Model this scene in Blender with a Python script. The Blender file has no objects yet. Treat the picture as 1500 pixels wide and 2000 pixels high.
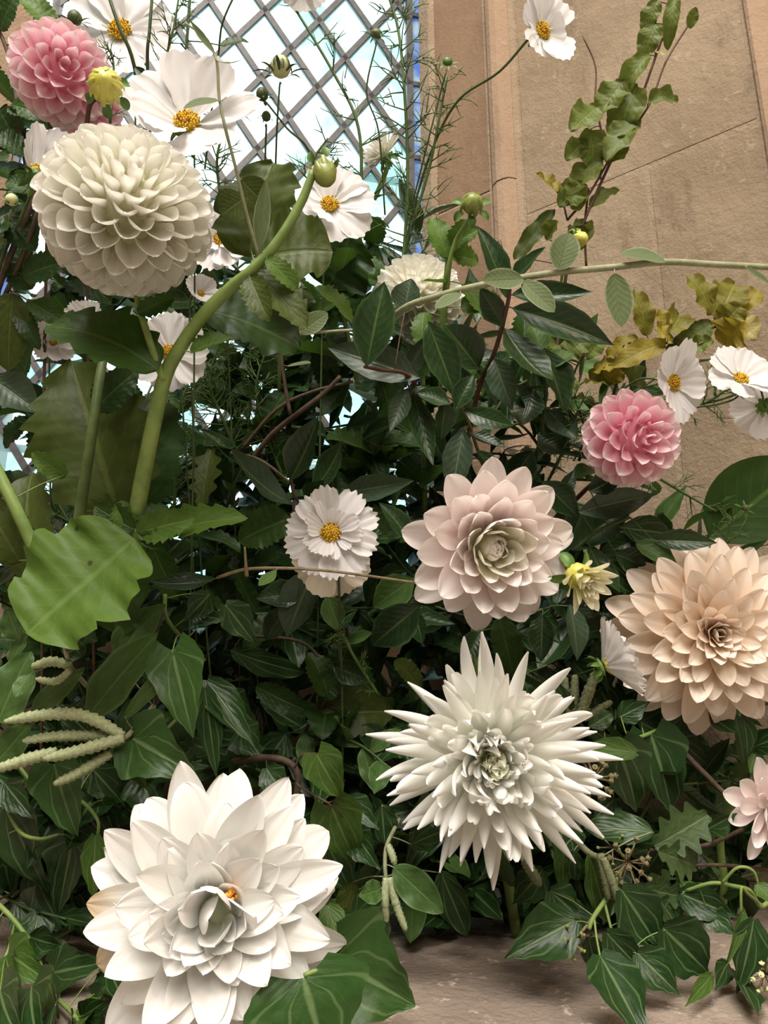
import bpy, math, random
from mathutils import Vector, Matrix, Quaternion
sc = bpy.context.scene
COL = sc.collection
R = math.radians
rnd = random.Random(11)
SILL = -0.165                                  # height of the stone sill, camera at 0

# ------------------------------------------------------------------ camera
F = 1444.4                                     # focal length in pixels of the 1500x2000 frame
PITCH = R(15)
cam = bpy.data.cameras.new('camera'); cam.sensor_fit = 'VERTICAL'; cam.sensor_height = 36; cam.lens = 26
cam.clip_start = 0.01
camo = bpy.data.objects.new('camera', cam); COL.objects.link(camo)
camo.rotation_euler = (R(90) + PITCH, 0, 0)
sc.camera = camo
FWD = Vector((0, math.cos(PITCH), math.sin(PITCH))); UP = Vector((0, -math.sin(PITCH), math.cos(PITCH))); RT = Vector((1, 0, 0))
def P(px, py, d): return RT*((px-750)/F*d) + UP*((1000-py)/F*d) + FWD*d
def V(r, u, t): return (RT*r + UP*u - FWD*t).normalized()      # right, up, toward the camera

# ------------------------------------------------------------------ world, lamps, exposure
w = bpy.data.worlds.new('overcast_sky'); sc.world = w; w.use_nodes = True
bg = w.node_tree.nodes['Background']; bg.inputs[0].default_value = (0.80, 0.95, 1.0, 1); bg.inputs[1].default_value = 1.35
def area(name, loc, target, size, power, col):
    l = bpy.data.lights.new(name, 'AREA'); l.shape = 'DISK'; l.size = size; l.energy = power; l.color = col
    o = bpy.data.objects.new(name, l); COL.objects.link(o); o.location = loc
    o.rotation_euler = (Vector(target)-Vector(loc)).to_track_quat('-Z', 'Y').to_euler()
    return o
area('nave_lamp', (-0.35, -1.0, 2.6), (0.0, 0.6, 0.1), 1.5, 78, (1.0, 0.94, 0.86))
area('rear_fill', (0.25, -2.3, 2.2), (0.0, 0.6, 0.0), 1.6, 36, (1.0, 0.94, 0.87))  # added fill light, lifts the dark shading inside the blooms
area('aisle_lamp', (1.3, -1.0, 1.9), (0.35, 0.75, 0.3), 0.5, 11, (1.0, 0.82, 0.62))
pl = bpy.data.lights.new('window_portal', 'AREA'); pl.shape = 'RECTANGLE'; pl.size = 0.75; pl.size_y = 1.8; pl.cycles.is_portal = True
po = bpy.data.objects.new('window_portal', pl); COL.objects.link(po)
sc.view_settings.view_transform = 'Standard'; sc.view_settings.look = 'None'; sc.view_settings.gamma = 1
sc.view_settings.exposure = 0.80; sc.view_settings.use_curve_mapping = False

cy = sc.cycles; cy.max_bounces = 5; cy.diffuse_bounces = 3; cy.glossy_bounces = 2; cy.transmission_bounces = 4; cy.transparent_max_bounces = 6
cy.caustics_reflective = False; cy.caustics_refractive = False; cy.adaptive_threshold = .03; cy.use_denoising = True

# ------------------------------------------------------------------ node helpers and materials
MAT = {}
class NT:
    def __init__(s, name):
        m = bpy.data.materials.new(name); m.use_nodes = True; s.m = m; s.t = m.node_tree; s.t.nodes.clear()
        s.out = s.t.nodes.new('ShaderNodeOutputMaterial'); MAT[name] = m
    def n(s, kind, **kw):
        x = s.t.nodes.new('ShaderNode'+kind)
        for k, v in kw.items(): setattr(x, k, v)
        return x
    def l(s, a, b): s.t.links.new(a, b)
    def put(s, sock, v):
        if hasattr(v, 'is_output'): s.l(v, sock)
        else: sock.default_value = v
    def math(s, op, a, b=None, c=None):
        x = s.n('Math', operation=op); s.put(x.inputs[0], a)
        if b is not None: s.put(x.inputs[1], b)
        if c is not None: s.put(x.inputs[2], c)
        return x.outputs[0]
    def sm(s, v, a, b, lo=0.0, hi=1.0):
        x = s.n('MapRange', interpolation_type='SMOOTHSTEP'); s.put(x.inputs[0], v)
        for k, q in zip((1, 2, 3, 4), (a, b, lo, hi)): x.inputs[k].default_value = q
        return x.outputs[0]
    def mix(s, f, a, b, mode='MIX'):
        x = s.n('MixRGB', blend_type=mode); s.put(x.inputs[0], f)
        for k, q in ((1, a), (2, b)):
            if isinstance(q, tuple): x.inputs[k].default_value = (*q[:3], 1)
            else: s.l(q, x.inputs[k])
        return x.outputs[0]
    def noise(s, scale, detail=3, rough=.55, vec=None, dim='3D'):
        x = s.n('TexNoise'); x.inputs['Scale'].default_value = scale; x.inputs['Detail'].default_value = detail
        x.inputs['Roughness'].default_value = rough
        if vec is not None: s.l(vec, x.inputs['Vector'])
        return x.outputs['Fac']
    def coord(s, which): return s.n('TexCoord').outputs[which]
    def scaled(s, vec, sx, sy, sz):
        x = s.n('Mapping'); s.l(vec, x.inputs[0]); x.inputs['Scale'].default_value = (sx, sy, sz); return x.outputs[0]
    def bump(s, h, strength, dist):
        x = s.n('Bump'); x.inputs['Strength'].default_value = strength; x.inputs['Distance'].default_value = dist
        s.l(h, x.inputs['Height']); return x.outputs[0]
    def bsdf(s, col, rough=.6, spec=.4, normal=None, trans=0.0, tcol=None):
        b = s.n('BsdfPrincipled'); s.put(b.inputs['Base Color'], (*col, 1) if isinstance(col, tuple) else col)
        s.put(b.inputs['Roughness'], rough); b.inputs['Specular IOR Level'].default_value = spec
        if normal is not None: s.l(normal, b.inputs['Normal'])
        o = b.outputs[0]
        if trans:
            t = s.n('BsdfTranslucent'); q = col if tcol is None else tcol
            s.put(t.inputs[0], (*q, 1) if isinstance(q, tuple) else q)
            x = s.n('MixShader'); x.inputs[0].default_value = trans; s.l(o, x.inputs[1]); s.l(t.outputs[0], x.inputs[2]); o = x.outputs[0]
        s.l(o, s.out.inputs[0]); return s.m

def leaf_mat(name, dark, light, vein, rough=.35, veins=8.0, slant=2.2, trans=.22, blotch=.5, spec=.25, back=None, vein_amt=.55, edge=None, midw=.05, palm=False, spots=False):
    dark, light, vein = (tuple(x*.64*k for x, k in zip(q, (1.0, 1.07, .84))) for q in (dark, light, vein))
    t = NT(name); uv = t.n('SeparateXYZ'); t.l(t.coord('UV'), uv.inputs[0])
    u, v = uv.outputs[0], uv.outputs[1]
    a = t.math('MULTIPLY', t.math('ABSOLUTE', t.math('SUBTRACT', u, .5)), 2.0)
    mid = t.sm(a, midw*.4, midw*1.8, 1, 0)
    s = t.math('SUBTRACT', t.math('MULTIPLY', v, veins), t.math('MULTIPLY', a, slant))
    tri = t.math('ABSOLUTE', t.math('SUBTRACT', t.math('FRACT', s), .5))
    lat = t.math('MULTIPLY', t.sm(tri, .40, .49), t.sm(a, .95, .55))
    if palm:
        ang = t.math('ARCTAN2', t.math('MULTIPLY', a, .55), t.math('ADD', v, .02))
        l1 = t.sm(t.math('ABSOLUTE', t.math('SUBTRACT', ang, .52)), .012, .045, 1, 0); l2 = t.sm(t.math('ABSOLUTE', t.math('SUBTRACT', ang, 1.02)), .012, .05, 1, 0)
        lat = t.math('ADD', t.math('MULTIPLY', t.math('MAXIMUM', l1, l2), 1.9), t.math('MULTIPLY', lat, .25))
    ri = t.n('ObjectInfo').outputs['Random']
    nz = t.noise(5.5, 3, .6, t.coord('UV'))
    geo = t.noise(38, 2, .5, t.n('NewGeometry').outputs['Position'])
    f = t.math('ADD', t.math('MULTIPLY', t.sm(nz, .3, .7), blotch), t.math('MULTIPLY', ri, 1-blotch))
    f = t.math('ADD', t.math('MULTIPLY', f, .75), t.math('MULTIPLY', geo, .25))
    col = t.mix(f, dark, light)
    if edge: col = t.mix(t.math('MULTIPLY', t.sm(a, .8, 1.0), .7), col, edge)
    vm = t.math('MAXIMUM', mid, t.math('MULTIPLY', lat, .32))
    col2 = t.mix(t.math('MULTIPLY', vm, vein_amt), col, vein)
    if spots:
        vo = t.n('TexVoronoi'); vo.inputs['Scale'].default_value = 3.2; t.l(t.coord('UV'), vo.inputs['Vector'])
        col2 = t.mix(t.math('MULTIPLY', t.sm(vo.outputs['Distance'], .05, .085, 1, 0), .85), col2, (.035, .022, .015))
    bk = back or tuple(min(1, .5*x+.5*y+.02) for x, y in zip(light, vein))
    col3 = t.mix(t.math('MULTIPLY', t.n('NewGeometry').outputs['Backfacing'], .75), col2, bk)
    h = t.math('ADD', t.math('MULTIPLY', tri, .55), t.math('MULTIPLY', nz, .9))
    h = t.math('SUBTRACT', h, t.math('MULTIPLY', mid, 1.0))
    nm = t.bump(h, .30, .0014)
    rg = t.math('ADD', rough-.08, t.math('MULTIPLY', nz, .2))
    tc = t.mix(.5, col2, (light[0]*1.5, light[1]*1.6, light[2]*.7))
    return t.bsdf(col3, rg, spec, nm, trans, tc)

leaf_mat('laurel', (.010, .030, .012), (.030, .068, .022), (.16, .22, .08), .30, 9, 2.0, .12, spec=.32, edge=(.05, .09, .03))
leaf_mat('laurel_grey', (.035, .065, .045), (.070, .110, .075), (.22, .28, .16), .36, 9, 2.0, .10, spec=.4)
leaf_mat('dahlia', (.024, .062, .014), (.065, .135, .026), (.16, .26, .07), .42, 7, 2.6, .28)
leaf_mat('dahlia_light', (.085, .17, .026), (.16, .26, .055), (.24, .36, .12), .48, 7, 2.6, .26, spots=True)
leaf_mat('dahlia_dark', (.014, .042, .012), (.040, .090, .020), (.11, .17, .05), .42, 7, 2.6, .22)
leaf_mat('ivy', (.012, .040, .012), (.036, .085, .024), (.26, .36, .19), .33, 5, 3.4, .12, vein_amt=.55, spec=.3, palm=True)
leaf_mat('ivy_mid', (.030, .082, .020), (.062, .130, .034), (.26, .36, .19), .36, 5, 3.4, .14, vein_amt=.55, spec=.3, palm=True)
leaf_mat('beech_gold', (.15, .15, .025), (.32, .27, .05), (.40, .36, .12), .48, 9, 2.2, .32, edge=(.24, .17, .04))
leaf_mat('ivy_light', (.050, .115, .022), (.110, .190, .045), (.30, .40, .15), .40, 5, 3.4, .22, palm=True)
leaf_mat('beech', (.090, .130, .028), (.23, .27, .070), (.30, .33, .12), .45, 9, 2.2, .30, edge=(.17, .14, .04))
leaf_mat('beech_yellow', (.26, .21, .030), (.50, .37, .07), (.52, .42, .15), .50, 9, 2.2, .32, edge=(.24, .15, .035))
leaf_mat('beech_cream', (.52, .42, .20), (.66, .55, .34), (.55, .40, .20), .55, 9, 2.2, .32)
leaf_mat('silver', (.135, .175, .092), (.195, .24, .13), (.22, .26, .15), .62, 8, 2.0, .14, vein_amt=.3, edge=(.30, .32, .20))
leaf_mat('garrya', (.055, .120, .034), (.125, .215, .066), (.20, .30, .13), .42, 6, 2.0, .16, edge=(.13, .20, .08))
leaf_mat('oak', (.040, .080, .030), (.100, .150, .060), (.20, .26, .13), .5, 5, 2.2, .18)
leaf_mat('olive', (.045, .070, .014), (.12, .15, .03), (.18, .21, .06), .46, 7, 2.6, .26)

def petal_mat(name, base, mid, tip, rough=.55, trans=.28, streak=.07, m0=.0, m1=.42, m2=.95):
    base, mid, tip = (tuple(min(.95, x*1.05) for x in q) for q in (base, mid, tip))
    t = NT(name); uv = t.coord('UV'); sp = t.n('SeparateXYZ'); t.l(uv, sp.inputs[0]); v = sp.outputs[1]
    col = t.mix(t.sm(v, m0, m1), base, mid); col = t.mix(t.sm(v, m1, m2), col, tip)
    st = t.noise(1.0, 3, .6, t.scaled(uv, 16, 1.6, 1))
    ri = t.n('ObjectInfo').outputs['Random']
    k = t.math('SUBTRACT', 1.0, t.math('MULTIPLY', t.math('ADD', t.math('MULTIPLY', st, .6), t.math('MULTIPLY', ri, .4)), streak))
    c = t.n('CombineXYZ'); [t.l(k, c.inputs[i]) for i in range(3)]
    col = t.mix(1.0, col, c.outputs[0], 'MULTIPLY')
    nm = t.bump(st, .25, .0008)
    return t.bsdf(col, rough, .3, nm, trans)
petal_mat('petal_ball', (.78, .76, .52), (.86, .84, .74), (.89, .88, .83))
petal_mat('petal_white', (.80, .84, .58), (.87, .87, .83), (.88, .87, .85))
petal_mat('petal_cactus', (.80, .83, .54), (.88, .88, .79), (.89, .88, .85), m1=.32)
petal_mat('petal_cactus_heart', (.70, .76, .32), (.83, .85, .56), (.88, .88, .74))
petal_mat('petal_cosmos', (.68, .72, .48), (.74, .72, .72), (.78, .76, .76), trans=.34, m1=.2)
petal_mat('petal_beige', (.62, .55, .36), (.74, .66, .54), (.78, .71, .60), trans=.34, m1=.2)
petal_mat('petal_pink', (.80, .30, .40), (.83, .49, .57), (.88, .74, .75), m1=.55)
petal_mat('petal_pale_pink', (.88, .79, .71), (.89, .745, .715), (.91, .84, .81), m1=.4)
petal_mat('petal_lily_heart', (.84, .80, .46), (.89, .86, .68), (.90, .85, .78))
petal_mat('petal_peach', (.80, .50, .26), (.83, .66, .50), (.86, .75, .65), m1=.5)
petal_mat('petal_cream', (.78, .70, .20), (.86, .82, .50), (.88, .85, .68))
petal_mat('petal_withered', (.80, .80, .62), (.84, .82, .76), (.60, .46, .29), streak=.3, m1=.62, m2=1.0)

def plain(name, a, b, rough=.6, scale=60, spec=.35, bumps=.3, dist=.001, trans=0):
    t = NT(name); p = t.n('NewGeometry').outputs['Position']; nz = t.noise(scale, 4, .6, p)
    return t.bsdf(t.mix(t.sm(nz, .3, .7), a, b), rough, spec, t.bump(nz, bumps, dist), trans)
plain('stem_green', (.12, .19, .045), (.20, .28, .075), .5)
plain('stem_shade', (.060, .095, .026), (.105, .145, .040), .55)  # stem green darkened in the colour for the shade on the left stem
plain('stem_dark', (.035, .065, .022), (.075, .11, .035), .55)
plain('stem_brown', (.040, .026, .017), (.085, .055, .034), .7, 120)
plain('stem_red', (.065, .030, .020), (.11, .055, .032), .6)
plain('stem_silver', (.20, .22, .12), (.30, .31, .19), .7, 150)
plain('stem_tan', (.13, .10, .055), (.21, .16, .09), .7, 150)
plain('catkin', (.28, .33, .17), (.44, .47, .29), .75, 500, .2)
plain('catkin_old', (.13, .16, .075), (.25, .26, .15), .75, 500, .2)
plain('berry', (.10, .10, .045), (.22, .17, .085), .6, 400)
plain('thread', (.045, .085, .022), (.085, .14, .035), .5)
plain('bud_green', (.14, .18, .035), (.23, .27, .06), .4, 90, .5)
plain('bud_yellow', (.42, .40, .05), (.60, .56, .13), .42, 90, .5)
plain('bud_pale', (.50, .52, .24), (.66, .66, .38), .5, 90)
plain('bud_dark', (.045, .070, .025), (.10, .12, .045), .5, 120)
plain('sepal', (.05, .12, .020), (.11, .20, .040), .45)
plain('floret', (.62, .36, .015), (.80, .54, .04), .6, 700)
plain('anther', (.16, .07, .012), (.34, .16, .02), .7, 700)
plain('orange', (.75, .28, .03), (.85, .42, .07), .6, 300)
plain('lead', (.028, .025, .025), (.055, .050, .048), .55, 70, .5)
plain('iron', (.14, .12, .075), (.22, .19, .12), .7, 40)

def stone(name, a, b, dark, pale, bdist=.004, speck=.5):
    t = NT(name); p = t.n('NewGeometry').outputs['Position']
    n1 = t.noise(5, 6, .62, p); n2 = t.noise(60, 5, .65, p); n3 = t.noise(17, 5, .7, t.scaled(p, 1, 1, .35)); n4 = t.noise(230, 3, .6, p)
    col = t.mix(t.sm(n1, .32, .68), a, b)
    col = t.mix(t.math('MULTIPLY', t.sm(n3, .56, .72), .55), col, dark)
    col = t.mix(t.math('MULTIPLY', t.sm(n2, .58, .70), speck), col, pale)
    h = t.math('ADD', t.math('MULTIPLY', n2, .7), t.math('ADD', t.math('MULTIPLY', n3, 1.0), t.math('MULTIPLY', n4, .35)))
    return t.bsdf(col, .9, .15, t.bump(h, .8, bdist))
stone('stone_wall', (.185, .138, .092), (.250, .192, .130), (.120, .086, .058), (.33, .265, .19), .0045, .5)
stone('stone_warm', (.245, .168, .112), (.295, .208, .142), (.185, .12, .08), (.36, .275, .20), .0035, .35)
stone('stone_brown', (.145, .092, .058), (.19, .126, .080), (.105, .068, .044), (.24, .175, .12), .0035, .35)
stone('mortar', (.215, .160, .108), (.27, .208, .145), (.15, .11, .075), (.34, .275, .20), .006, .5)
stone('stone_sill', (.20, .160, .130), (.33, .265, .21), (.075, .066, .062), (.60, .50, .38), .006, .9)
stone('plaster', (.55, .48, .40), (.60, .53, .45), (.48, .41, .34), (.62, .57, .5), .003, .2)

def glass(name, tint, tint2, clear, scale):
    t = NT(name); p = t.n('NewGeometry').outputs['Position']
    n1 = t.noise(scale, 4, .6, p); n2 = t.noise(150, 3, .6, p); n3 = t.noise(9, 3, .6, p)
    dirt = t.math('MAXIMUM', t.math('MULTIPLY', t.sm(n2, .62, .74), .6), t.sm(n3, .62, .80, 0, .5))
    col = t.mix(t.sm(n1, .38, .62), tint, tint2); col = t.mix(dirt, col, (.55, .60, .55))
    tr = t.n('BsdfTransparent'); t.l(col, tr.inputs[0])
    tl = t.n('BsdfTranslucent'); t.l(col, tl.inputs[0])
    gl = t.n('BsdfGlossy'); gl.inputs['Roughness'].default_value = .12
    m1 = t.n('MixShader'); m1.inputs[0].default_value = clear; t.l(tl.outputs[0], m1.inputs[1]); t.l(tr.outputs[0], m1.inputs[2])
    m2 = t.n('MixShader'); m2.inputs[0].default_value = .05; t.l(m1.outputs[0], m2.inputs[1]); t.l(gl.outputs[0], m2.inputs[2])
    t.l(m2.outputs[0], t.out.inputs[0])
glass('glass_pale', (.92, 1.0, 1.0), (.66, .88, .86), .7, 12)
glass('glass_blue', (.85, .93, 1.0), (.42, .56, 1.0), .6, 22)

# ------------------------------------------------------------------ mesh helpers
def mk(name, vs, fs, mat, uvs=None, smooth=True):
    m = bpy.data.meshes.new(name); m.from_pydata([tuple(v) for v in vs], [], fs)
    if smooth: m.polygons.foreach_set('use_smooth', [True]*len(m.polygons))
    if uvs:
        lay = m.uv_layers.new(name='UV'); buf = []
        for p in m.polygons:
            for vi in p.vertices: buf += uvs[vi]
        lay.data.foreach_set('uv', buf)
    if mat: m.materials.append(MAT[mat])
    m.update(); return m
def link(name, mesh, parent=None, mw=None, kind=None):
    o = bpy.data.objects.new(name, mesh); COL.objects.link(o)
    mw = mw if mw is not None else Matrix.Identity(4)
    if parent is not None:
        o.parent = parent; o.matrix_basis = Matrix.Translation(-ORI[parent.name]) @ mw
    else: o.matrix_basis = mw
    if kind: o['kind'] = kind
    return o
ORI = {}
def thing(name, label, cat, loc, group=None, kind=None):
    o = bpy.data.objects.new(name, None); COL.objects.link(o); o.location = loc; o.empty_display_size = .01
    ORI[o.name] = Vector(loc)
    if kind: o['kind'] = kind
    if label: o['label'] = label
    if cat: o['category'] = cat
    if group: o['group'] = group
    return o
def smooth_path(pts, n=6):
    """Catmull-Rom through the points (Vectors)."""
    if len(pts) < 3: return [pts[0].lerp(pts[-1], i/n) for i in range(n+1)]
    q = [pts[0]*2-pts[1]] + list(pts) + [pts[-1]*2-pts[-2]]; out = []
    for i in range(1, len(q)-2):
        a, b, c, d = q[i-1], q[i], q[i+1], q[i+2]
        for k in range(n):
            t = k/n
            out.append(.5*((2*b)+(c-a)*t+(2*a-5*b+4*c-d)*t*t+(3*b-a-3*c+d)*t**3))
    out.append(pts[-1]); return out
class MB:
    def __init__(s): s.v = []; s.f = []
    def tube(s, pts, rad, n=7, mod=None):
        """pts: Vectors; rad: function of t; mod(t, k): radial factor"""
        m = len(pts); base = len(s.v)
        t0 = (pts[1]-pts[0]).normalized()
        nrm = t0.orthogonal().normalized(); prev = t0
        for i, p in enumerate(pts):
            tg = (pts[min(i+1, m-1)]-pts[max(i-1, 0)])
            tg = tg.normalized() if tg.length > 1e-9 else prev
            nrm = prev.rotation_difference(tg) @ nrm; prev = tg
            b = tg.cross(nrm); t = i/(m-1); r = rad(t)
            for k in range(n):
                a = 2*math.pi*k/n; rr = r*(mod(t, k) if mod else 1)
                s.v.append(p + (nrm*math.cos(a)+b*math.sin(a))*rr)
        for i in range(m-1):
            for k in range(n):
                k2 = (k+1) % n
                s.f.append((base+i*n+k, base+i*n+k2, base+(i+1)*n+k2, base+(i+1)*n+k))
        s.f.append(tuple(base+k for k in reversed(range(n)))); s.f.append(tuple(base+(m-1)*n+k for k in range(n)))
        return s
    def lathe(s, M, prof, n=10, mod=None):
        base = len(s.v)
        for j, (r, z) in enumerate(prof):
            for k in range(n):
                a = 2*math.pi*k/n; rr = r*(mod(j, a) if mod else 1)
                s.v.append(M @ Vector((rr*math.cos(a), rr*math.sin(a), z)))
        for j in range(len(prof)-1):
            for k in range(n):
                k2 = (k+1) % n
                s.f.append((base+j*n+k, base+j*n+k2, base+(j+1)*n+k2, base+(j+1)*n+k))
        s.f.append(tuple(base+k for k in reversed(range(n)))); s.f.append(tuple(base+(len(prof)-1)*n+k for k in range(n)))
        return s
    def box(s, M, x0, x1, y0, y1, z0, z1):
        b = len(s.v)
        for x in (x0, x1):
            for y in (y0, y1):
                for z in (z0, z1): s.v.append(M @ Vector((x, y, z)))
        for f in ((0, 1, 3, 2), (4, 6, 7, 5), (0, 4, 5, 1), (2, 3, 7, 6), (0, 2, 6, 4), (1, 5, 7, 3)): s.f.append(tuple(b+i for i in f))
        return s
    def prism(s, M, poly, y0, y1):
        """poly in local XZ, thickness along Y"""
        b = len(s.v); n = len(poly)
        for y in (y0, y1):
            for x, z in poly: s.v.append(M @ Vector((x, y, z)))
        s.f.append(tuple(b+i for i in range(n))); s.f.append(tuple(b+n+i for i in reversed(range(n))))
        for i in range(n):
            j = (i+1) % n; s.f.append((b+j, b+i, b+n+i, b+n+j))
        return s
    def build(s, name, mat, parent=None, smooth=True, kind=None):
        m = mk(name, s.v, s.f, mat, None, smooth)
        if parent is not None: m.transform(Matrix.Translation(-ORI[parent.name]))
        o = bpy.data.objects.new(name, m); COL.objects.link(o)
        if parent is not None: o.parent = parent; ORI[o.name] = ORI[parent.name]
        if kind: o['kind'] = kind
        return o

def sheet(nu, nv, w, cup, bend, tip=None, rip=None, yoff=None, a0=0.0, dense=1.0):
    """a leaf or petal: unit length along +Y, full width 1 along X (times w), upper face +Z"""
    N = 60; ys = [0.0]; zs = [0.0]; an = [a0]
    for i in range(N):
        a = an[-1]; ys.append(ys[-1]+math.cos(a)/N); zs.append(zs[-1]+math.sin(a)/N); an.append(a+bend(i/N)/N)
    def at(t):
        t = max(0, min(1, t)); k = min(N-1, int(t*N)); f = t*N-k
        return ys[k]+(ys[k+1]-ys[k])*f, zs[k]+(zs[k+1]-zs[k])*f, an[k]
    vs, uv = [], []
    for j in range(nv+1):
        t = 1-(1-j/nv)**dense; hw = w(t)*.5; c = cup(t); c = c if abs(c) > .02 else .02
        for i in range(nu+1):
            u = 2*i/nu-1
            tt = t*(tip(u) if tip else 1)
            y, z, a = at(tt)
            if yoff: y += yoff(u, t)
            x = hw*math.sin(c*u)/c; n = hw*(1-math.cos(c*u))/c
            if rip: n += rip(u, t)
            vs.append((x, y, z, n, a)); uv.append((i/nu, t))
    fs = [(j*(nu+1)+i, j*(nu+1)+i+1, (j+1)*(nu+1)+i+1, (j+1)*(nu+1)+i) for j in range(nv) for i in range(nu)]
    return vs, fs, uv
CACHE = {}
ASP = (.08, .12, .17, .23, .3, .38, .48, .6, .75, .92, 1.15, 1.45)
def sheet_mesh(kind, var, mat, asp):
    key = (kind, var, mat, asp)
    if key not in CACHE:
        gk = (kind, var)
        if gk not in CACHE: CACHE[gk] = SHEETS[kind](random.Random(hash_(kind)*7+var))
        vs, fs, uv = CACHE[gk]
        CACHE[key] = mk(kind, [(x*asp, y-n*asp*math.sin(a), z+n*asp*math.cos(a)) for x, y, z, n, a in vs], fs, mat, uv)
    return CACHE[key]
def hash_(s): return sum((i+1)*ord(c) for i, c in enumerate(s))

# ---- outlines
def saw(x): return x-math.floor(x)
def L_laurel(r):
    b = r.uniform(-.5, .5); f = r.uniform(.15, .6); ph = r.uniform(0, 6); am = r.uniform(.01, .035)
    pk = r.uniform(.85, 1.05)
    return sheet(6, 16, lambda t: max(.012, math.sin(math.pi*t**pk)**.95*(1-.25*t)*1.12)*(1+.03*math.sin(t*31+ph)), lambda t: f, lambda t: -b*1.4,
                 rip=lambda u, t: am*math.sin(t*13+ph+(2 if u > 0 else 0))*u*u+.10*abs(u)*math.sin(math.pi*t))
def L_oval(r):
    b = r.uniform(-.3, .4); f = r.uniform(.1, .35); ph = r.uniform(0, 6)
    return sheet(6, 14, lambda t: max(.012, math.sin(math.pi*t**.95)**.62), lambda t: f, lambda t: -b, rip=lambda u, t: .012*math.sin(t*9+ph)*u*u+.05*abs(u)*math.sin(math.pi*t))
def toothed(r, teeth, amp, pk, pw, fold=.5, bend=.9, wav=.03, sharp=.8):
    b = r.uniform(-.2, bend); f = r.uniform(.1, fold); ph = r.uniform(0, 6); s0 = r.uniform(-.3, .3)
    norm = (pk/(pk+pw))**pk*(pw/(pk+pw))**pw
    def w(t):
        base = (max(t, .0001)**pk)*(max(1-t, 0)**pw)/norm
        return max(.012, base*(1+amp*(.5-saw(t*teeth))*sharp*1.6))
    return sheet(6, 36, w, lambda t: f, lambda t: -b*1.3+s0*math.sin(t*5),
                 rip=lambda u, t: wav*math.sin(t*16+ph+(1.7 if u > 0 else 0))*u*u+.08*abs(u)*math.sin(math.pi*t)+.012*math.sin(t*44)*abs(u))
def L_dahlia(r): return toothed(r, 7.0, .24, .55, .78)
def L_dahlia_broad(r): return toothed(r, 5.0, .15, .40, .50, fold=.35, bend=.7, wav=.06)
def L_serrate(r): return toothed(r, 11.0, .16, .55, .75)
def L_beech(r): return toothed(r, 8.0, .05, .62, .72, fold=1.25, bend=1.2, wav=.10)
def L_garrya(r):
    b = r.uniform(-.2, .6); f = r.uniform(.15, .5); ph = r.uniform(0, 6)
    return sheet(6, 20, lambda t: max(.012, (math.sin(math.pi*t**.9)**.72)*(1-.12*t)), lambda t: f, lambda t: -b,
                 rip=lambda u, t: .055*math.sin(t*17+ph+(1.5 if u > 0 else 0))*u*u+.05*abs(u)*math.sin(math.pi*t))
def lerpt(tab, t):
    for (a, x), (b, y) in zip(tab, tab[1:]):
        if t <= b: k = (t-a)/(b-a); k = k*k*(3-2*k); return x+(y-x)*k
    return tab[-1][1]
def L_ivy(r):
    lob = r.uniform(.55, .80); b = r.uniform(-.1, .5); f = r.uniform(.1, .5); ph = r.uniform(0, 6)
    tab = [(0, .46), (.10, .80), (.24, 1.0), (.45, lob), (.7, lob*.62), (.9, .16), (1, .012)]
    return sheet(8, 20, lambda t: lerpt(tab, t), lambda t: f, lambda t: -b, yoff=lambda u, t: -.16*abs(u)**1.4*(1-t)**3+.03*(1-t)**3,
                 rip=lambda u, t: .03*math.sin(t*11+ph+(1.6 if u > 0 else 0))*u*u+.07*abs(u)*math.sin(math.pi*t))
def L_ivy_adult(r):
    b = r.uniform(-.1, .45); f = r.uniform(.15, .5); ph = r.uniform(0, 6)
    tab = [(0, .22), (.12, .72), (.3, 1.0), (.5, .84), (.75, .40), (.92, .10), (1, .012)]
    return sheet(6, 18, lambda t: lerpt(tab, t), lambda t: f, lambda t: -b, yoff=lambda u, t: -.05*abs(u)*(1-t)**3,
                 rip=lambda u, t: .04*math.sin(t*10+ph+(1.6 if u > 0 else 0))*u*u+.06*abs(u)*math.sin(math.pi*t))
def L_oak(r):
    b = r.uniform(0, .6); ph = r.uniform(0, 1)
    return sheet(6, 34, lambda t: max(.03, (math.sin(math.pi*(.06+.92*t)**1.2)**.7)*(.78+.24*math.sin(t*26+ph))), lambda t: .25, lambda t: -b,
                 rip=lambda u, t: .03*math.sin(t*26)*u*u+.05*abs(u))
def L_sepal(r):
    b = r.uniform(.3, 1.6)
    return sheet(4, 8, lambda t: max(.012, math.sin(math.pi*(.12+.88*t))**.8), lambda t: .6, lambda t: -b)
# ---- petals
def tipper(point=.0): return lambda u: 1-point*abs(u)**1.6
def blunt(t, b, p=.5):
    """1 up to b, then a rounded end"""
    return 1.0 if t < b else max(.0, 1-((t-b)/(1-b))**2)**p
def ab(a, b):
    nrm = (a/(a+b))**a*(b/(a+b))**b
    return lambda t: max(.02, (max(t, .02)**a)*(max(1-t, 0)**b)/nrm)
def p_ball(r):
    ph = r.uniform(0, 6); o = r.uniform(-.15, .15)
    return sheet(10, 10, lambda t: max(.10, (.48+.52*min(1, t/.6))*blunt(t, .60)), lambda t: 1.75-.45*t+o, lambda t: -.25*t+.1,
                 rip=lambda u, t: .012*math.sin(u*7+ph)*t+.05*max(0, t-.85)/.15*(1-u*u), dense=1.7)
def p_pinkball(r):
    ph = r.uniform(0, 6); o = r.uniform(-.25, .25)
    return sheet(8, 10, lambda t: max(.07, (.42+.58*min(1, t/.55))*blunt(t, .52, .6)), lambda t: 1.35-.45*t+o, lambda t: -.5*t+.2,
                 rip=lambda u, t: .03*math.sin(u*6+ph)*t, dense=1.6)
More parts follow.
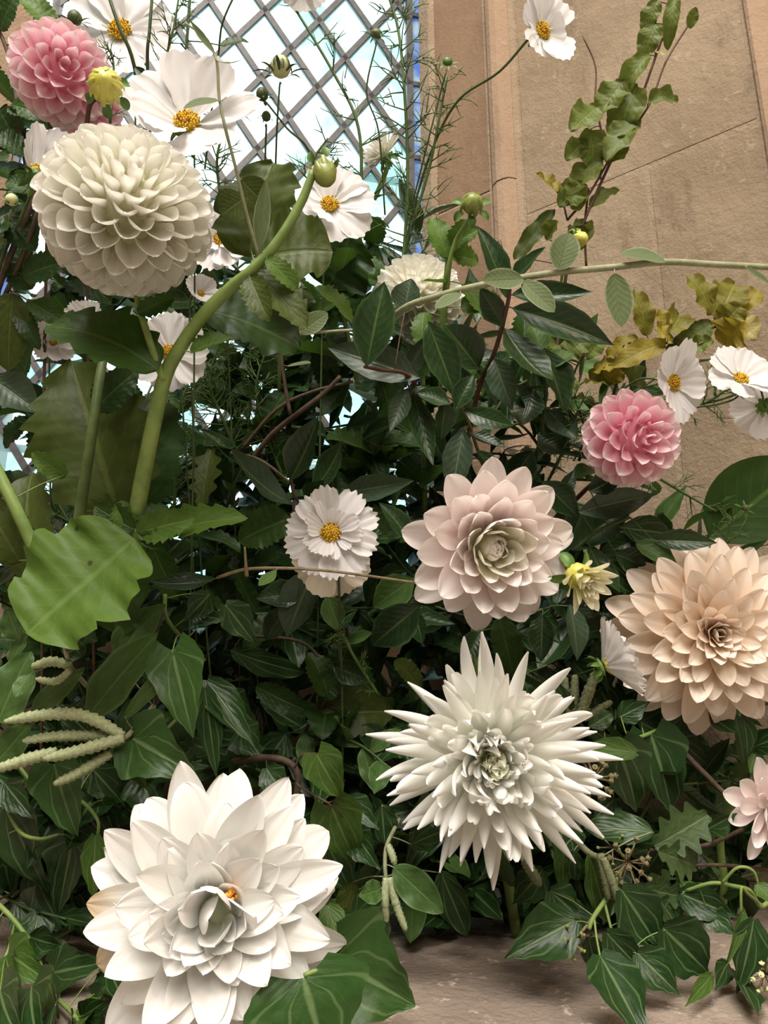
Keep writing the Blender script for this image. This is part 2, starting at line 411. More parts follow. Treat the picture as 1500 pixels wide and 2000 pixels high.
def p_cactus(r):
    tw = r.uniform(-2.2, 2.2); b = r.uniform(-.8, 1.2); k = r.uniform(-.25, .25)
    v, f, uv = sheet(6, 13, lambda t: max(.16, (.55+.45*min(1, t/.4))*blunt(t, .50, .62)), lambda t: .6-2.3*t+k, lambda t: b*1.3-.9*(1-t)*.3, dense=1.3)
    return [(x+.5*tw*y*y, y, z, n, a) for x, y, z, n, a in v], f, uv
def p_decor(r):
    b = r.uniform(-.9, .8); ph = r.uniform(0, 6); c = r.uniform(.25, 1.1); sk = r.uniform(-.25, .25)
    w = ab(r.uniform(.55, .80), r.uniform(.56, .80))
    v, f, uv = sheet(10, 15, w, lambda t: c*(1-.35*t), lambda t: b+.7*(.5-t),
                 rip=lambda u, t: .05*math.sin(t*5+ph+(2.2 if u > 0 else 0))*u*u*t+.012*math.cos(u*9+ph), dense=1.35)
    return [(x+sk*y*y, y, z, n, a) for x, y, z, n, a in v], f, uv
def p_incur(r):
    ph = r.uniform(0, 6); b = r.uniform(-.1, .6); sk = r.uniform(-.25, .25)
    v, f, uv = sheet(10, 14, ab(.7, .62), lambda t: .9, lambda t: b*.6+b*t, rip=lambda u, t: .03*math.sin(t*5+ph)*u*abs(u), dense=1.35)
    return [(x+sk*y*y, y, z, n, a) for x, y, z, n, a in v], f, uv
def p_lily(r):
    b = r.uniform(-.35, .45); ph = r.uniform(0, 6); c = r.uniform(.4, 1.0); sk = r.uniform(-.1, .1)
    v, f, uv = sheet(10, 14, lambda t: max(.06, (.40+.60*math.sin(min(1, t/.62)*math.pi/2))*blunt(t, .58, .50)), lambda t: c, lambda t: b+.3,
                 rip=lambda u, t: .02*math.cos(u*7+ph)*t+.03*math.sin(t*5+ph)*u*abs(u), dense=1.5)
    return [(x+sk*y*y, y, z, n, a) for x, y, z, n, a in v], f, uv
def p_roll(r):
    b = r.uniform(.2, 1.0)
    return sheet(8, 10, lambda t: max(.1, (.5+.5*min(1, t/.5))*blunt(t, .6, .55)), lambda t: 1.7-.3*t, lambda t: b+.8*t, dense=1.5)
def p_peach(r):
    b = r.uniform(-.5, .25); ph = r.uniform(0, 6); c = r.uniform(.45, 1.0); sk = r.uniform(-.1, .1)
    w = ab(.72, .62)
    v, f, uv = sheet(10, 14, w, lambda t: c, lambda t: b+.4*(.5-t), rip=lambda u, t: .012*math.cos(u*8+ph)+.03*math.sin(t*5+ph)*u*abs(u), dense=1.35)
    return [(x+sk*y*y, y, z, n, a) for x, y, z, n, a in v], f, uv
def p_scale(r):
    return sheet(6, 10, lambda t: max(.08, (.6+.4*min(1, t/.45))*blunt(t, .45, .6)), lambda t: .75, lambda t: 1.15, dense=1.4)
def p_cosmos(r):
    ph = r.uniform(0, 6); b = r.uniform(-.5, .5); n1 = r.uniform(.03, .07); c = r.uniform(.05, .5)
    return sheet(12, 14, lambda t: lerpt([(0, .16), (.3, .56), (.65, .95), (.85, 1.0), (1, .80)], t), lambda t: c, lambda t: b,
                 tip=lambda u: 1-n1*(.5+.5*math.cos(u*9.4+ph*.15))-.10*u*u*abs(u),
                 rip=lambda u, t: .016*math.cos(u*11+ph)*(.4+t)+.03*math.sin(t*5+ph)*u)
def p_cosmos_narrow(r):
    ph = r.uniform(0, 6); b = r.uniform(-.4, .4)
    return sheet(10, 12, lambda t: lerpt([(0, .20), (.3, .6), (.7, 1.0), (.9, .95), (1, .68)], t), lambda t: .35, lambda t: b,
                 tip=lambda u: 1-.10*(.5+.5*math.cos(u*9.4))-.08*abs(u)**3, rip=lambda u, t: .025*math.cos(u*9+ph)*(.4+t))
SHEETS = dict(laurel=L_laurel, oval=L_oval, dahlia=L_dahlia, broad=L_dahlia_broad, serrate=L_serrate, beech=L_beech, garrya=L_garrya, ivy=L_ivy,
              ivya=L_ivy_adult, oak=L_oak, sepal=L_sepal, ball=p_ball, pinkball=p_pinkball, cactus=p_cactus, decor=p_decor, lily=p_lily, roll=p_roll,
              peach=p_peach, scale=p_scale, incur=p_incur, cosmos=p_cosmos, cosnar=p_cosmos_narrow)

def frame(y, nhint, roll=0.0):
    y = y.normalized(); z = nhint-y*nhint.dot(y)
    if z.length < 1e-4: z = y.orthogonal()
    z.normalize(); z = Quaternion(y, roll) @ z
    x = y.cross(z)
    return Matrix(((x.x, y.x, z.x, 0), (x.y, y.y, z.y, 0), (x.z, y.z, z.z, 0), (0, 0, 0, 1)))
def put_sheet(parent, name, kind, mat, base, tip, width, nhint, roll=0, var=None, nvar=5):
    d = tip-base; L = d.length
    asp = min(ASP, key=lambda q: abs(math.log(q*L/width)))
    M = Matrix.Translation(base) @ frame(d, nhint, roll) @ Matrix.Diagonal((width/asp, L, L, 1))
    return link(name, sheet_mesh(kind, rnd.randrange(nvar) if var is None else var, mat, asp), parent, M)

# ------------------------------------------------------------------ the setting
def struct(o, label, cat=None):
    o['kind'] = 'structure'; o['label'] = label
    if cat: o['category'] = cat
    return o
def zprism(pts, z0, z1):
    """vertical extrusion of a plan polygon"""
    b = MB(); n = len(pts)
    for z in (z0, z1):
        for x, y in pts: b.v.append(Vector((x, y, z)))
    b.f.append(tuple(reversed(range(n)))); b.f.append(tuple(n+i for i in range(n)))
    for i in range(n):
        j = (i+1) % n; b.f.append((i, j, n+j, n+i))
    return b
FLOOR, CEIL = -1.15, 3.0
# window plane: right edge near the frame centre, receding to the right
WYAW = R(12)
WO = Vector((0.076, 1.06, 0.0))
WM = Matrix.Translation(WO) @ Matrix.Rotation(WYAW, 4, 'Z')      # local X along the window (leftwards negative), Y away from us
WW, WB, WT = 0.640, 0.13, 1.95
po.matrix_world = WM @ Matrix.Translation((-WW/2, -0.03, (WB+WT)/2)) @ Matrix.Rotation(R(-90), 4, 'X')
pl.size = WW; pl.size_y = WT-WB
def wl(x, y=0.0): q = WM @ Vector((x, y, 0)); return (q.x, q.y)
# splayed right reveal in plan
DIR = Vector((.805, -.593, 0)); NRM = Vector((-.593, -.805, 0)); A0 = Vector((.082, .995, 0))
def al(s, n=0.0): q = A0+DIR*s+NRM*n; return (q.x, q.y)
EDGE = 0.452
ridge = [al(.098), al(.104, .008), al(.112, .0125), al(.122, .0125), al(.130, .010), al(.138, .001)]
plan = [wl(.0, -.012), (.083, 1.02), al(0)] + [al(.09)] + ridge + [al(.145, -.004), al(EDGE, -.004), (1.3, .60), (3.2, .60), (3.2, 1.2), (.5, 1.2), wl(.0, .16)]
wr = zprism(plan, FLOOR, CEIL).build('wall_right', 'mortar', None, smooth=False)
struct(wr, 'warm brown stone window reveal splayed to the right')
ORI[wr.name] = Vector((0, 0, 0))
def wall_piece(name, mat, s0, s1, z0, z1, out=-.0032, bev=.0012, depth=.012):
    """a dressed block proud of the joint backing, with chamfered arrises"""
    b = MB()
    rings = [(s0, s1, z0, z1, -depth), (s0, s1, z0, z1, out-bev), (s0+bev, s1-bev, z0+bev, z1-bev, out)]
    for a, c, e, f, n in rings:
        for s, z in ((a, e), (c, e), (c, f), (a, f)):
            x, y = al(s, n); b.v.append(Vector((x, y, z)))
    for k in range(2):
        for i in range(4):
            j = (i+1) % 4; b.f.append((k*4+i, k*4+j, k*4+4+j, k*4+4+i))
    b.f.append((8, 9, 10, 11)); b.f.append((3, 2, 1, 0))
    return b.build(name, mat, wr, smooth=False)
J = .005
for s0, s1, z0, z1 in ((.146, EDGE, .680, 2.9), (.146, .318, .165, .676), (.318, EDGE, .165, .676), (.146, .27, SILL, .160), (.27, EDGE, SILL, .160)):
    wall_piece('stone_block', 'stone_wall', s0+J/2, s1-J/2, z0+J/2, z1-J/2)
# jamb moulding stones: flat hollow, then the paler roll
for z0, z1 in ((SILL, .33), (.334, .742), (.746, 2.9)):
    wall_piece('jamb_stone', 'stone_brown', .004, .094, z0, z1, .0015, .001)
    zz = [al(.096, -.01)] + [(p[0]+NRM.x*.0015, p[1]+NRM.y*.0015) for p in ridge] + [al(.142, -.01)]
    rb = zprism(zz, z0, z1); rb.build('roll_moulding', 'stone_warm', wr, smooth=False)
mort = zprism([wl(.0, -.02), (.060, 1.012), (.074, .990), (.086, .994), (.086, 1.03)], WB-.02, 1.9).build('mortar_fillet', 'mortar', wr, smooth=False)
blk = zprism([al(EDGE+.002, -.01), al(EDGE+.002, .001), al(EDGE+.006, .0035), (1.25, .596), (1.25, .62)], SILL, 2.9).build('quoin_stone', 'stone_warm', wr, smooth=False)
# left reveal
xl, yl = wl(-WW)
wlft = zprism([wl(-WW, -.012), (xl-.03, yl-.06), (-1.0, .50), (-3.2, .50), (-3.2, 1.2), (-1.0, 1.2), wl(-WW, .16)], FLOOR, CEIL).build('wall_left', 'stone_warm', None, smooth=False)
struct(wlft, 'pinkish stone window reveal at the far left')
# wall below and above the window
b = zprism([wl(.03, -.02), wl(-WW-.03, -.02), wl(-WW-.03, .16), wl(.03, .16)], FLOOR, WB)
wb = b.build('wall_back', 'stone_wall', None, smooth=False); struct(wb, 'shaded stone wall under the leaded window')
b = zprism([(-3.2, .48), (3.2, .60), (3.2, 1.2), (-3.2, 1.2)], WT, CEIL)
struct(b.build('wall_above', 'stone_wall', None, smooth=False), 'stone wall above the window opening')
# sill with a worn round nose
prof = [(.98, SILL), (.62, SILL), (.52, SILL-.001), (.47, SILL-.005), (.435, SILL-.013), (.405, SILL-.027), (.385, SILL-.047), (.375, SILL-.075), (.374, FLOOR), (.98, FLOOR)]
b = MB(); xs = [-1.6+3.2*i/40 for i in range(41)]; n = len(prof); rr = random.Random(3)
for i, x in enumerate(xs):
    for k, (y, z) in enumerate(prof):
        j = rr.uniform(-1, 1)*.0016 if 1 < k < 8 else 0
        b.v.append(Vector((x, y+j, z+j)))
for i in range(40):
    for k in range(n):
        k2 = (k+1) % n; b.f.append((i*n+k, i*n+k2, (i+1)*n+k2, (i+1)*n+k))
struct(b.build('trim_1', 'stone_sill', None), 'worn pale stone window sill with a rounded front edge')
# the rest of the room behind the camera
def slab(name, x0, x1, y0, y1, z0, z1, label):
    struct(MB().box(Matrix.Identity(4), x0, x1, y0, y1, z0, z1).build(name, 'plaster', None, smooth=False), label)
slab('floor', -3.3, 3.3, -4.6, 1.2, FLOOR-.1, FLOOR, 'stone floor of the room')
slab('ceiling', -3.3, 3.3, -4.6, 1.2, CEIL, CEIL+.1, 'pale plaster ceiling of the room')
slab('wall_front', -3.3, 3.3, -4.7, -4.6, FLOOR, CEIL, 'pale plaster wall opposite the window')
slab('wall_side_a', -3.3, -3.2, -4.6, 1.2, FLOOR, CEIL, 'pale plaster side wall of the room')
slab('wall_side_b', 3.2, 3.3, -4.6, 1.2, FLOOR, CEIL, 'pale plaster far side wall of the room')

# ---- leaded window
win = thing('window_1', 'leaded window of pale diamond panes with a blue glass border', None, WO, kind='structure')
BD = .028                                      # border strip
X0, X1 = -WW+BD, -BD-.004
def clip(poly, x0, x1, z0, z1):
    for ax, val, sgn in ((0, x0, 1), (0, x1, -1), (1, z0, 1), (1, z1, -1)):
        out = []
        for i in range(len(poly)):
            a, c = poly[i-1], poly[i]; da, dc = sgn*(a[ax]-val), sgn*(c[ax]-val)
            if (da >= 0) != (dc >= 0):
                k = da/(da-dc); out.append((a[0]+(c[0]-a[0])*k, a[1]+(c[1]-a[1])*k))
            if dc >= 0: out.append(c)
        poly = out
        if not poly: return poly
    return poly
# lattice phase: a crossing seen at pixel (623, 43)
dirw = P(623, 43, 1.0); nw = WM.to_3x3() @ Vector((0, 1, 0)); k = WO.dot(nw)/dirw.dot(nw); ph = WM.inverted() @ (dirw*k)
DA, DB = .0465, .0705
for i in range(-30, 31):
    for j in range(-30, 31):
        if (i+j) % 2: continue
        cx, cz = ph.x+i*DA, ph.z+j*DB+DB
        poly = clip([(cx-DA, cz), (cx, cz-DB), (cx+DA, cz), (cx, cz+DB)], X0, X1, WB+.01, WT-.02)
        if len(poly) < 3: continue
        MB().prism(WM, poly, -.0015, .0015).build('pane', 'glass_pale', win, smooth=False)
def came(p, q, wd=.0045, mat='lead', y0=-.005, y1=.004, nm='lead_came'):
    a, c = Vector((p[0], 0, p[1])), Vector((q[0], 0, q[1])); d = (c-a).normalized(); s = Vector((-d.z, 0, d.x))*wd
    MB().prism(WM, [((a+s).x, (a+s).z), ((a-s).x, (a-s).z), ((c-s).x, (c-s).z), ((c+s).x, (c+s).z)], y0, y1).build(nm, mat, win, smooth=False)
for sg in (1, -1):
    for i in range(-60, 61):
        if i % 2: continue
        # lines z = ph.z + sg*DB/DA*(x-ph.x) + i*DB
        pts = []
        f = lambda x: ph.z+sg*DB/DA*(x-ph.x)+i*DB
        g = lambda z: ph.x+sg*(z-ph.z-i*DB)*DA/DB
        lo, hi = WB+.01, WT-.02
        xa, xb = sorted((g(lo), g(hi))); xa, xb = max(xa, X0), min(xb, X1)
        if xb-xa > .004: came((xa, f(xa)), (xb, f(xb)), .0047)
for x in (X0, X1): came((x, WB), (x, WT), .0055)
for x in (-WW+.004, -.004): came((x, WB), (x, WT), .005, y0=-.008)
came((-WW, WB+.006), (0, WB+.006), .006); came((-WW, WT-.006), (0, WT-.006), .006)
zs = [WB+.012]
while zs[-1] < WT-.16: zs.append(zs[-1]+.152)
zs.append(WT-.012)
for xa, xb in ((-WW+.008, X0-.004), (X1+.004, -.008)):
    for z0, z1 in zip(zs, zs[1:]):
        MB().prism(WM, [(xa, z0+.004), (xb, z0+.004), (xb, z1-.004), (xa, z1-.004)], -.0015, .0015).build('border_pane', 'glass_blue', win, smooth=False)
        if z1 < WT-.02: came((xa-.006, z1), (xb+.006, z1), .0042)
for z in (.35, .875, 1.35): 
    MB().tube([WM @ Vector((-WW+.002, .03, z)), WM @ Vector((-.002, .03, z))], lambda t: .006, 8).build('saddle_bar', 'iron', win)
# ------------------------------------------------------------------ flower builders
PX = 1/F
def fmat(c, f, spin=0.0, up=None):
    z = f.normalized(); y = (up or UP); y = (y-z*y.dot(z)).normalized(); x = y.cross(z)
    return Matrix(((x.x, y.x, z.x, c.x), (x.y, y.y, z.y, c.y), (x.z, y.z, z.z, c.z), (0, 0, 0, 1))) @ Matrix.Rotation(spin, 4, 'Z')
def petal(th, M, phi, r0, h0, elev, L, W, kind, mat, roll=0.0, name='petal', nvar=5):
    asp = min(ASP, key=lambda q: abs(math.log(q*L/W)))
    m = M @ Matrix.Rotation(phi, 4, 'Z') @ Matrix.Translation((0, r0, h0)) @ Matrix.Rotation(elev, 4, 'X') @ Matrix.Rotation(roll, 4, 'Y') @ Matrix.Diagonal((W/asp, L, L, 1))
    return link(name, sheet_mesh(kind, rnd.randrange(nvar), mat, asp), th, m)
GA = R(137.508)
def bloom(th, M, N, fn, spin=0.0, jit=5):
    for i in range(N):
        u = (i+.5)/N; r0, h0, e, L, W, kind, mat = fn(u, i)
        petal(th, M, i*GA+spin+rnd.uniform(-.06, .06), r0, h0, e+rnd.gauss(0, R(3)), L*rnd.uniform(.95, 1.05), W*rnd.uniform(.95, 1.06), kind, mat, rnd.gauss(0, R(jit)))
def lin(a, b, t): t = max(0, min(1, t)); return a+(b-a)*t
def curve(tab, u):
    for (a, x), (b, y) in zip(tab, tab[1:]):
        if u <= b: return x+(y-x)*(u-a)/(b-a)
    return tab[-1][1]
def stem_path(c, f, path=None, root=None, back=.03):
    if path: return smooth_path([c-f*.004] + [P(*q) for q in path], 6)
    rt = Vector(root) if root else Vector((c.x*.85, min(.80, c.y+.10), SILL+.004))
    a = c-f*back; b = a.lerp(rt, .35)-f*back*.4; b.y = max(b.y, c.y+.02)
    return smooth_path([c-f*.004, a, b, a.lerp(rt, .7), rt], 6)
def add_stem(th, pts, r0, r1, mat='stem_green', name='stem', n=7):
    return MB().tube(pts, lambda t: r0+(r1-r0)*t, n).build(name, mat, th)
def calyx(th, M, r, mat='sepal', n=8, L=1.3, back=0.0):
    cx = MB().lathe(M, [(r*.25, -r*.55+back), (r*.7, -r*.4+back), (r*.95, -r*.05+back), (r*.5, r*.1+back)], 10).build('calyx', mat, th)
    for k in range(n): petal(cx, M, k*2*math.pi/n+.2, r*.6, -r*.25+back, R(-25+rnd.uniform(-10, 15)), r*L, r*.55, 'sepal', mat, name='sepal', nvar=3)
def disc(th, M, r, n=70, h=.55):
    a, c = MB(), MB()
    dk = MB().lathe(M, [(r*.45, r*.02), (r*.92, r*.14), (r*.7, r*h*.8), (r*.3, r*h), (r*.01, r*h*1.02)], 12).build('flower_disc', 'floret', th)
    for i in range(n):
        u = (i+.5)/n; rr = r*math.sqrt(u)*1.02; p = i*GA; z = r*h*(1-u*u*.75)
        b = Vector((rr*math.cos(p), rr*math.sin(p), z)); d = Vector((rr*math.cos(p)*.5, rr*math.sin(p)*.5, r*1.1)).normalized()
        q = Vector((b.x, b.y, b.z)); hh = r*rnd.uniform(.12, .32); w_ = r*.085
        (c if i % 5 == 0 else a).tube([M @ q, M @ (q+d*hh*.6), M @ (q+d*hh)], lambda t: w_*(1.0 if t < .8 else .75), 5)
    a.build('disc_florets', 'floret', dk, kind='stuff'); c.build('dark_anthers', 'anther', dk, kind='stuff')

def ball(label, px, py, d, Rpx, face, N=180, kind='ball', mat='petal_ball', amax=150, flat=.85, wk=1.0, name='ball_dahlia', path=None, lk=1.0, sr=3.2, root=None, smat='stem_green', th=None, group=None):
    c = P(px, py, d); f = V(*face); Rr = Rpx*PX*d; M = fmat(c, f)
    th = th or thing(name, label, 'dahlia', c, group)
    MB().lathe(M, [(Rr*.05, -Rr*.52*flat), (Rr*.44, -Rr*.40*flat), (Rr*.60, 0), (Rr*.44, Rr*.40*flat), (Rr*.05, Rr*.58*flat)], 14).build('receptacle', mat, th)
    def fn(u, i):
        al_ = R(amax)*u**.60; rin = .56*Rr; s = math.sin(min(al_, R(90)))
        L = Rr*(.36+.12*s)*lk
        if al_ > R(100): L *= .95
        return (rin*math.sin(al_), rin*math.cos(al_)*flat, R(90)-al_*1.0+R(4), L, Rr*(.18+.32*s)*wk, kind, mat)
    bloom(th, M, N, fn)
    calyx(th, M @ Matrix.Translation((0, 0, -Rr*.62*flat)), Rr*.28, n=6)
    if path is not False: add_stem(th, stem_path(c-f*Rr*.5, f, path, root), sr*PX*d, sr*1.1*PX*d, smat)
    return th, c, M, Rr
def cosmos(label, px, py, d, Lpx, face, n=8, spin=0.0, cup=14, double=0, path=None, mat='petal_cosmos', wk=.78, root=None, skip=(), name='cosmos_flower', cat='cosmos', discs=70, sr=2.0, lens=None, cups=None, group=None, dr=.19):
    c = P(px, py, d); f = V(*face); L = Lpx*PX*d; M = fmat(c, f)
    th = thing(name, label, cat, c, group)
    for k in range(n):
        if k in skip: continue
        lk = lens[k] if lens else rnd.uniform(.92, 1.05); cu = cups[k] if cups else cup+rnd.uniform(-9, 9)
        petal(th, M, spin-k*2*math.pi/n+rnd.uniform(-.06, .06), L*.10, -.01*L+(k % 2)*.012*L, R(cu), L*.92*lk, L*wk*rnd.uniform(.92, 1.08), 'cosmos' if double == 0 else 'cosnar', mat, R(rnd.uniform(-10, 10)))
    if double:
        for k in range(double): petal(th, M, spin+k*2*math.pi/double+.3+rnd.uniform(-.1, .1), L*.10, .03*L, R(cup+20+rnd.uniform(-10, 14)), L*rnd.uniform(.38, .68), L*rnd.uniform(.2, .34), 'cosnar', mat, R(rnd.uniform(-15, 15)))
    disc(th, M, L*dr, discs)
    calyx(th, M @ Matrix.Translation((0, 0, -L*.05)), L*.21, n=8, L=1.2)
    if path is not False: add_stem(th, stem_path(c-f*L*.1, f, path, root), sr*PX*d, sr*1.15*PX*d, 'stem_dark', n=6)
    return th
def bud(name, label, px, py, d, Rpx, axis, mat, tall=1.2, n=5, sl=1.0, sw=.6, path=None, sr=2.0, smat='stem_green', sopen=20, th=None, cat='flower bud', ridge=0, smt='sepal', root=None, body='bud', group=None, scales=0, smat2=None, scw=None):
    c = P(px, py, d); f = V(*axis); r = Rpx*PX*d; M = fmat(c, f)
    if th is None: th = thing(name, label, cat, c, group)
    prof = [(r*.3, -r*tall*.95), (r*.72, -r*tall*.72), (r*.97, -r*tall*.25), (r, r*tall*.1), (r*.85, r*tall*.5), (r*.52, r*tall*.82), (r*.12, r*tall)]
    if scales: prof = [(q*.88, z*.92) for q, z in prof]
    bd = MB().lathe(M, prof, 20, (lambda j, a: 1+ridge*abs(math.sin(a*2.5+j*.35))) if ridge else None).build(body, mat, th)
    for k in range(scales):
        ring = k % 2
        petal(bd, M, k*2*math.pi/scales+.3, r*(1.0-.05*ring), r*tall*(-.55+.30*ring), R(84), r*tall*(1.55-.3*ring), r*(scw or 5.2/scales), 'scale', smat2 or mat, name='bud_petal', nvar=2)
    for k in range(n): petal(bd, M, k*2*math.pi/n, r*.78, -r*tall*.62, R(sopen+rnd.uniform(-15, 15)), r*sl*rnd.uniform(.9, 1.2), r*sw, 'sepal', smt, name='sepal', nvar=3)
    if path is not False: add_stem(th, stem_path(c-f*r*tall*.9, f, path, root), sr*PX*d, sr*1.2*PX*d, smat, n=6)
    return th

# ------------------------------------------------------------------ foliage builders
def sill_d(py):
    """depth at which the view ray of row py meets the sill top"""
    k = (py-1000)/F*math.cos(PITCH)-math.sin(PITCH)
    return 9.0 if k < .05 else -SILL/k-.008
DEF = dict(laurel='laurel', dahlia='dahlia', broad='dahlia', serrate='dahlia_dark', beech='beech', garrya='garrya', ivy='ivy', ivya='ivy', oak='oak', oval='silver')
def sprig(name, label, cat, stems, leaves, smat='stem_green', group=None, th=None, petr=1.3):
    """stems: [(pixel path with depth, r0, r1)]; leaves: (kind, bx, by, tx, ty, width, {d, dd, r, m})"""
    base = P(*stems[0][0][0]) if stems else P(leaves[0][1], leaves[0][2], .6)
    if th is None: th = thing(name, label, cat, base, group)
    samples = []
    mb = MB()
    for path, r0, r1 in stems:
        pts = smooth_path([P(q[0], q[1], min(q[2], sill_d(q[1]))) for q in path], 6); dm = path[0][2]
        mb.tube(pts, lambda t: (r0+(r1-r0)*t)*PX*dm, 7)
        for q in pts:
            dd = q.dot(FWD); samples.append((750+q.dot(RT)/dd*F, 1000-q.dot(UP)/dd*F, dd, q))
    for lf in leaves:
        kind, bx, by, tx, ty, wd = lf[:6]; o = lf[6] if len(lf) > 6 else {}
        near = min(samples, key=lambda s: (s[0]-bx)**2+(s[1]-by)**2)
        d = o.get('d', near[2]-.004); dd = o.get('dd', rnd.uniform(-.022, .008))
        dt = min(d+dd, sill_d(ty)); d = min(d, sill_d(by), dt+.05); dd = dt-d
        b, t = P(bx, by, d), P(tx, ty, d+dd)
        nh = (-FWD+Vector((0, 0, .45))).normalized()
        put_sheet(th, 'leaf', kind, o.get('m', DEF[kind]), b, t, wd*PX*(d+dd*.5), nh, R(o.get('r', rnd.uniform(-28, 28))), o.get('v'))
        g = math.hypot(near[0]-bx, near[1]-by)
        if 3 < g < 130: mb.tube(smooth_path([near[3], near[3].lerp(b, .5)+Vector((0, 0, .05*g*PX*d)), b+(t-b)*.04], 3), lambda q: petr*PX*d, 5)
    mb.build('stem', smat, th)
    return th
def catkin_on(th, pts, r0, mat='catkin'):
    P3 = [P(*q) for q in pts]; path = smooth_path(P3, 12); d = pts[0][2]; L = sum((a-b).length for a, b in zip(path, path[1:])); r = r0*PX*d
    m = max(24, int(L/(r*.30))); dens = []
    acc = [0]
    for a, b in zip(path, path[1:]): acc.append(acc[-1]+(a-b).length)
    k = 0
    for i in range(m+1):
        s = L*i/m
        while k < len(acc)-2 and acc[k+1] < s: k += 1
        dens.append(path[k].lerp(path[k+1], (s-acc[k])/max(1e-9, acc[k+1]-acc[k])))
    cyc = m/4.2
    MB().tube(dens, lambda t: r*(.72+.4*math.sin(math.pi*min(1, .12+t*.95))**.5)*(1 if t < .97 else .6), 8, lambda t, q: .74+.40*saw(-(t*cyc)+(.5 if q % 2 else 0))).build('catkin', mat, th)
def threads(name, label, path, n, size, group=None, r=1.3, seed=0, spread=1.0, fork=3, cat='foliage', mat='thread'):
    """feathery cosmos foliage: a stem with opposite whorls of forked thread leaves"""
    g = random.Random(seed+hash_(label)); n = int(n*1.5); r *= 1.7; d = path[0][2]; pts = smooth_path([P(*q) for q in path], 8)
    th = thing(name, label, cat, pts[0], group)
    MB().tube(pts, lambda t: (r*1.5-r*.6*t)*PX*d, 6).build('stem', mat, th)
    mb = MB()
    for i in range(n):
        k = min(len(pts)-2, int((i+.5)/n*(len(pts)-1))); p = pts[k]; tg = (pts[k+1]-pts[k]).normalized()
        for s in (-1, 1):
            side = tg.cross(Vector((g.gauss(0, 1), g.gauss(0, 1), g.gauss(0, 1)))).normalized()
            dr = (side*spread+tg*g.uniform(.2, .9)).normalized(); L = size*PX*d*g.uniform(.7, 1.2)
            bend = Vector((g.gauss(0, .35), g.gauss(0, .35), g.uniform(-.2, .5)))
            main = [p, p+dr*L*.5+bend*L*.08, p+(dr+bend*.5).normalized()*L]
            mb.tube(smooth_path(main, 4), lambda t: r*PX*d*(.6-.35*t), 4)
            for q in range(fork):
                t = g.uniform(.2, .75); a = main[0].lerp(main[2], t); x = dr.cross(Vector((g.gauss(0, 1), g.gauss(0, 1), g.gauss(0, 1)))).normalized()
                e = a+(dr*.8+x*g.uniform(.5, 1)).normalized()*L*g.uniform(.3, .55)
                mb.tube(smooth_path([a, a.lerp(e, .5)+bend*L*.07, e], 3), lambda t: r*PX*d*(.5-.3*t), 4)
    mb.build('thread_leaves', mat, th, kind='stuff')
    return th
def umbel(label, px, py, d, rpx, axis, n, group=None, stem=None, th=None, bpx=6, mat='berry', smat='stem_tan'):
    c = P(px, py, d); f = V(*axis); M = fmat(c, f); g = random.Random(int(px+py))
    if th is None: th = thing('ivy_berry_head', label, 'ivy berries', c, group)
    mb = MB(); key = ('berrymesh', mat)
    if key not in CACHE:
        q = MB().lathe(Matrix.Identity(4), [(.25, -1.0), (.7, -.55), (.95, .1), (.98, .3), (.75, .42), (.7, .38), (.25, .55), (.12, .95)], 8); CACHE[key] = mk('berry', q.v, q.f, mat)
    for i in range(n):
        u = (i+.5)/n; a = math.acos(1-1.35*u); p = i*GA
        dr = M.to_3x3() @ Vector((math.sin(a)*math.cos(p), math.sin(a)*math.sin(p), math.cos(a))); L = rpx*PX*d*g.uniform(.8, 1.1); e = c+dr*L
        mb.tube([c, c.lerp(e, .5), e], lambda t: 1.6*PX*d, 5)
        s = bpx*PX*d
        link('berry', CACHE[key], th, Matrix.Translation(e) @ dr.to_track_quat('Z', 'Y').to_matrix().to_4x4() @ Matrix.Diagonal((s, s, s*1.1, 1)))
    if stem: mb.tube(smooth_path([c]+[P(*q) for q in stem], 5), lambda t: 3*PX*d, 6)
    mb.build('stalk', smat, th)
    return th
# ------------------------------------------------------------------ the blooms
# white ball dahlia with the thick forked stem, its bud and its leaves
th, c, M, Rr = ball('large cream white ball dahlia on a thick forked green stem with a bud', 246, 416, .42, 163, (.42, .40, .82), N=225, amax=155, flat=.84, path=False)
sprig(None, None, None, [
    ([(255, 1085, .475), (266, 1010, .465), (280, 930, .455), (300, 830, .445), (322, 738, .44), (350, 682, .435), (400, 612, .43), (455, 558, .425), (495, 525, .42), (545, 468, .42), (588, 395, .42), (612, 335, .42)], 17, 7),
    ([(320, 742, .438), (300, 690, .435), (284, 640, .435), (272, 600, .435), (262, 550, .435)], 8, 6)], [
    ('dahlia', 308, 722, 85, 560, 160, dict(dd=-.01, r=18, d=.432, m='dahlia')), ('dahlia', 268, 612, 345, 575, 40, dict(r=40)),
    ('broad', 398, 605, 597, 648, 155, dict(d=.45, r=-10, dd=.01, m='dahlia_dark', v=1)), ('dahlia', 372, 690, 452, 648, 62, dict(m='dahlia_light', d=.43)),
    ('dahlia', 492, 530, 602, 612, 85, dict(m='olive', d=.428)), ('dahlia', 488, 540, 520, 618, 60, dict(m='olive')),
    ('broad', 500, 505, 640, 468, 165, dict(d=.47, m='olive', r=10)), ('broad', 490, 500, 512, 285, 175, dict(d=.48, m='olive', r=-15)),
    ('laurel', 505, 490, 520, 345, 34, dict(m='silver')), ('dahlia', 520, 505, 590, 560, 46, dict(m='dahlia_light'))], th=th)
bud(None, None, 634, 338, .42, 26, (.22, -.80, .45), 'bud_green', 1.42, 5, .9, .75, path=False, sopen=-40, th=th, scales=8)

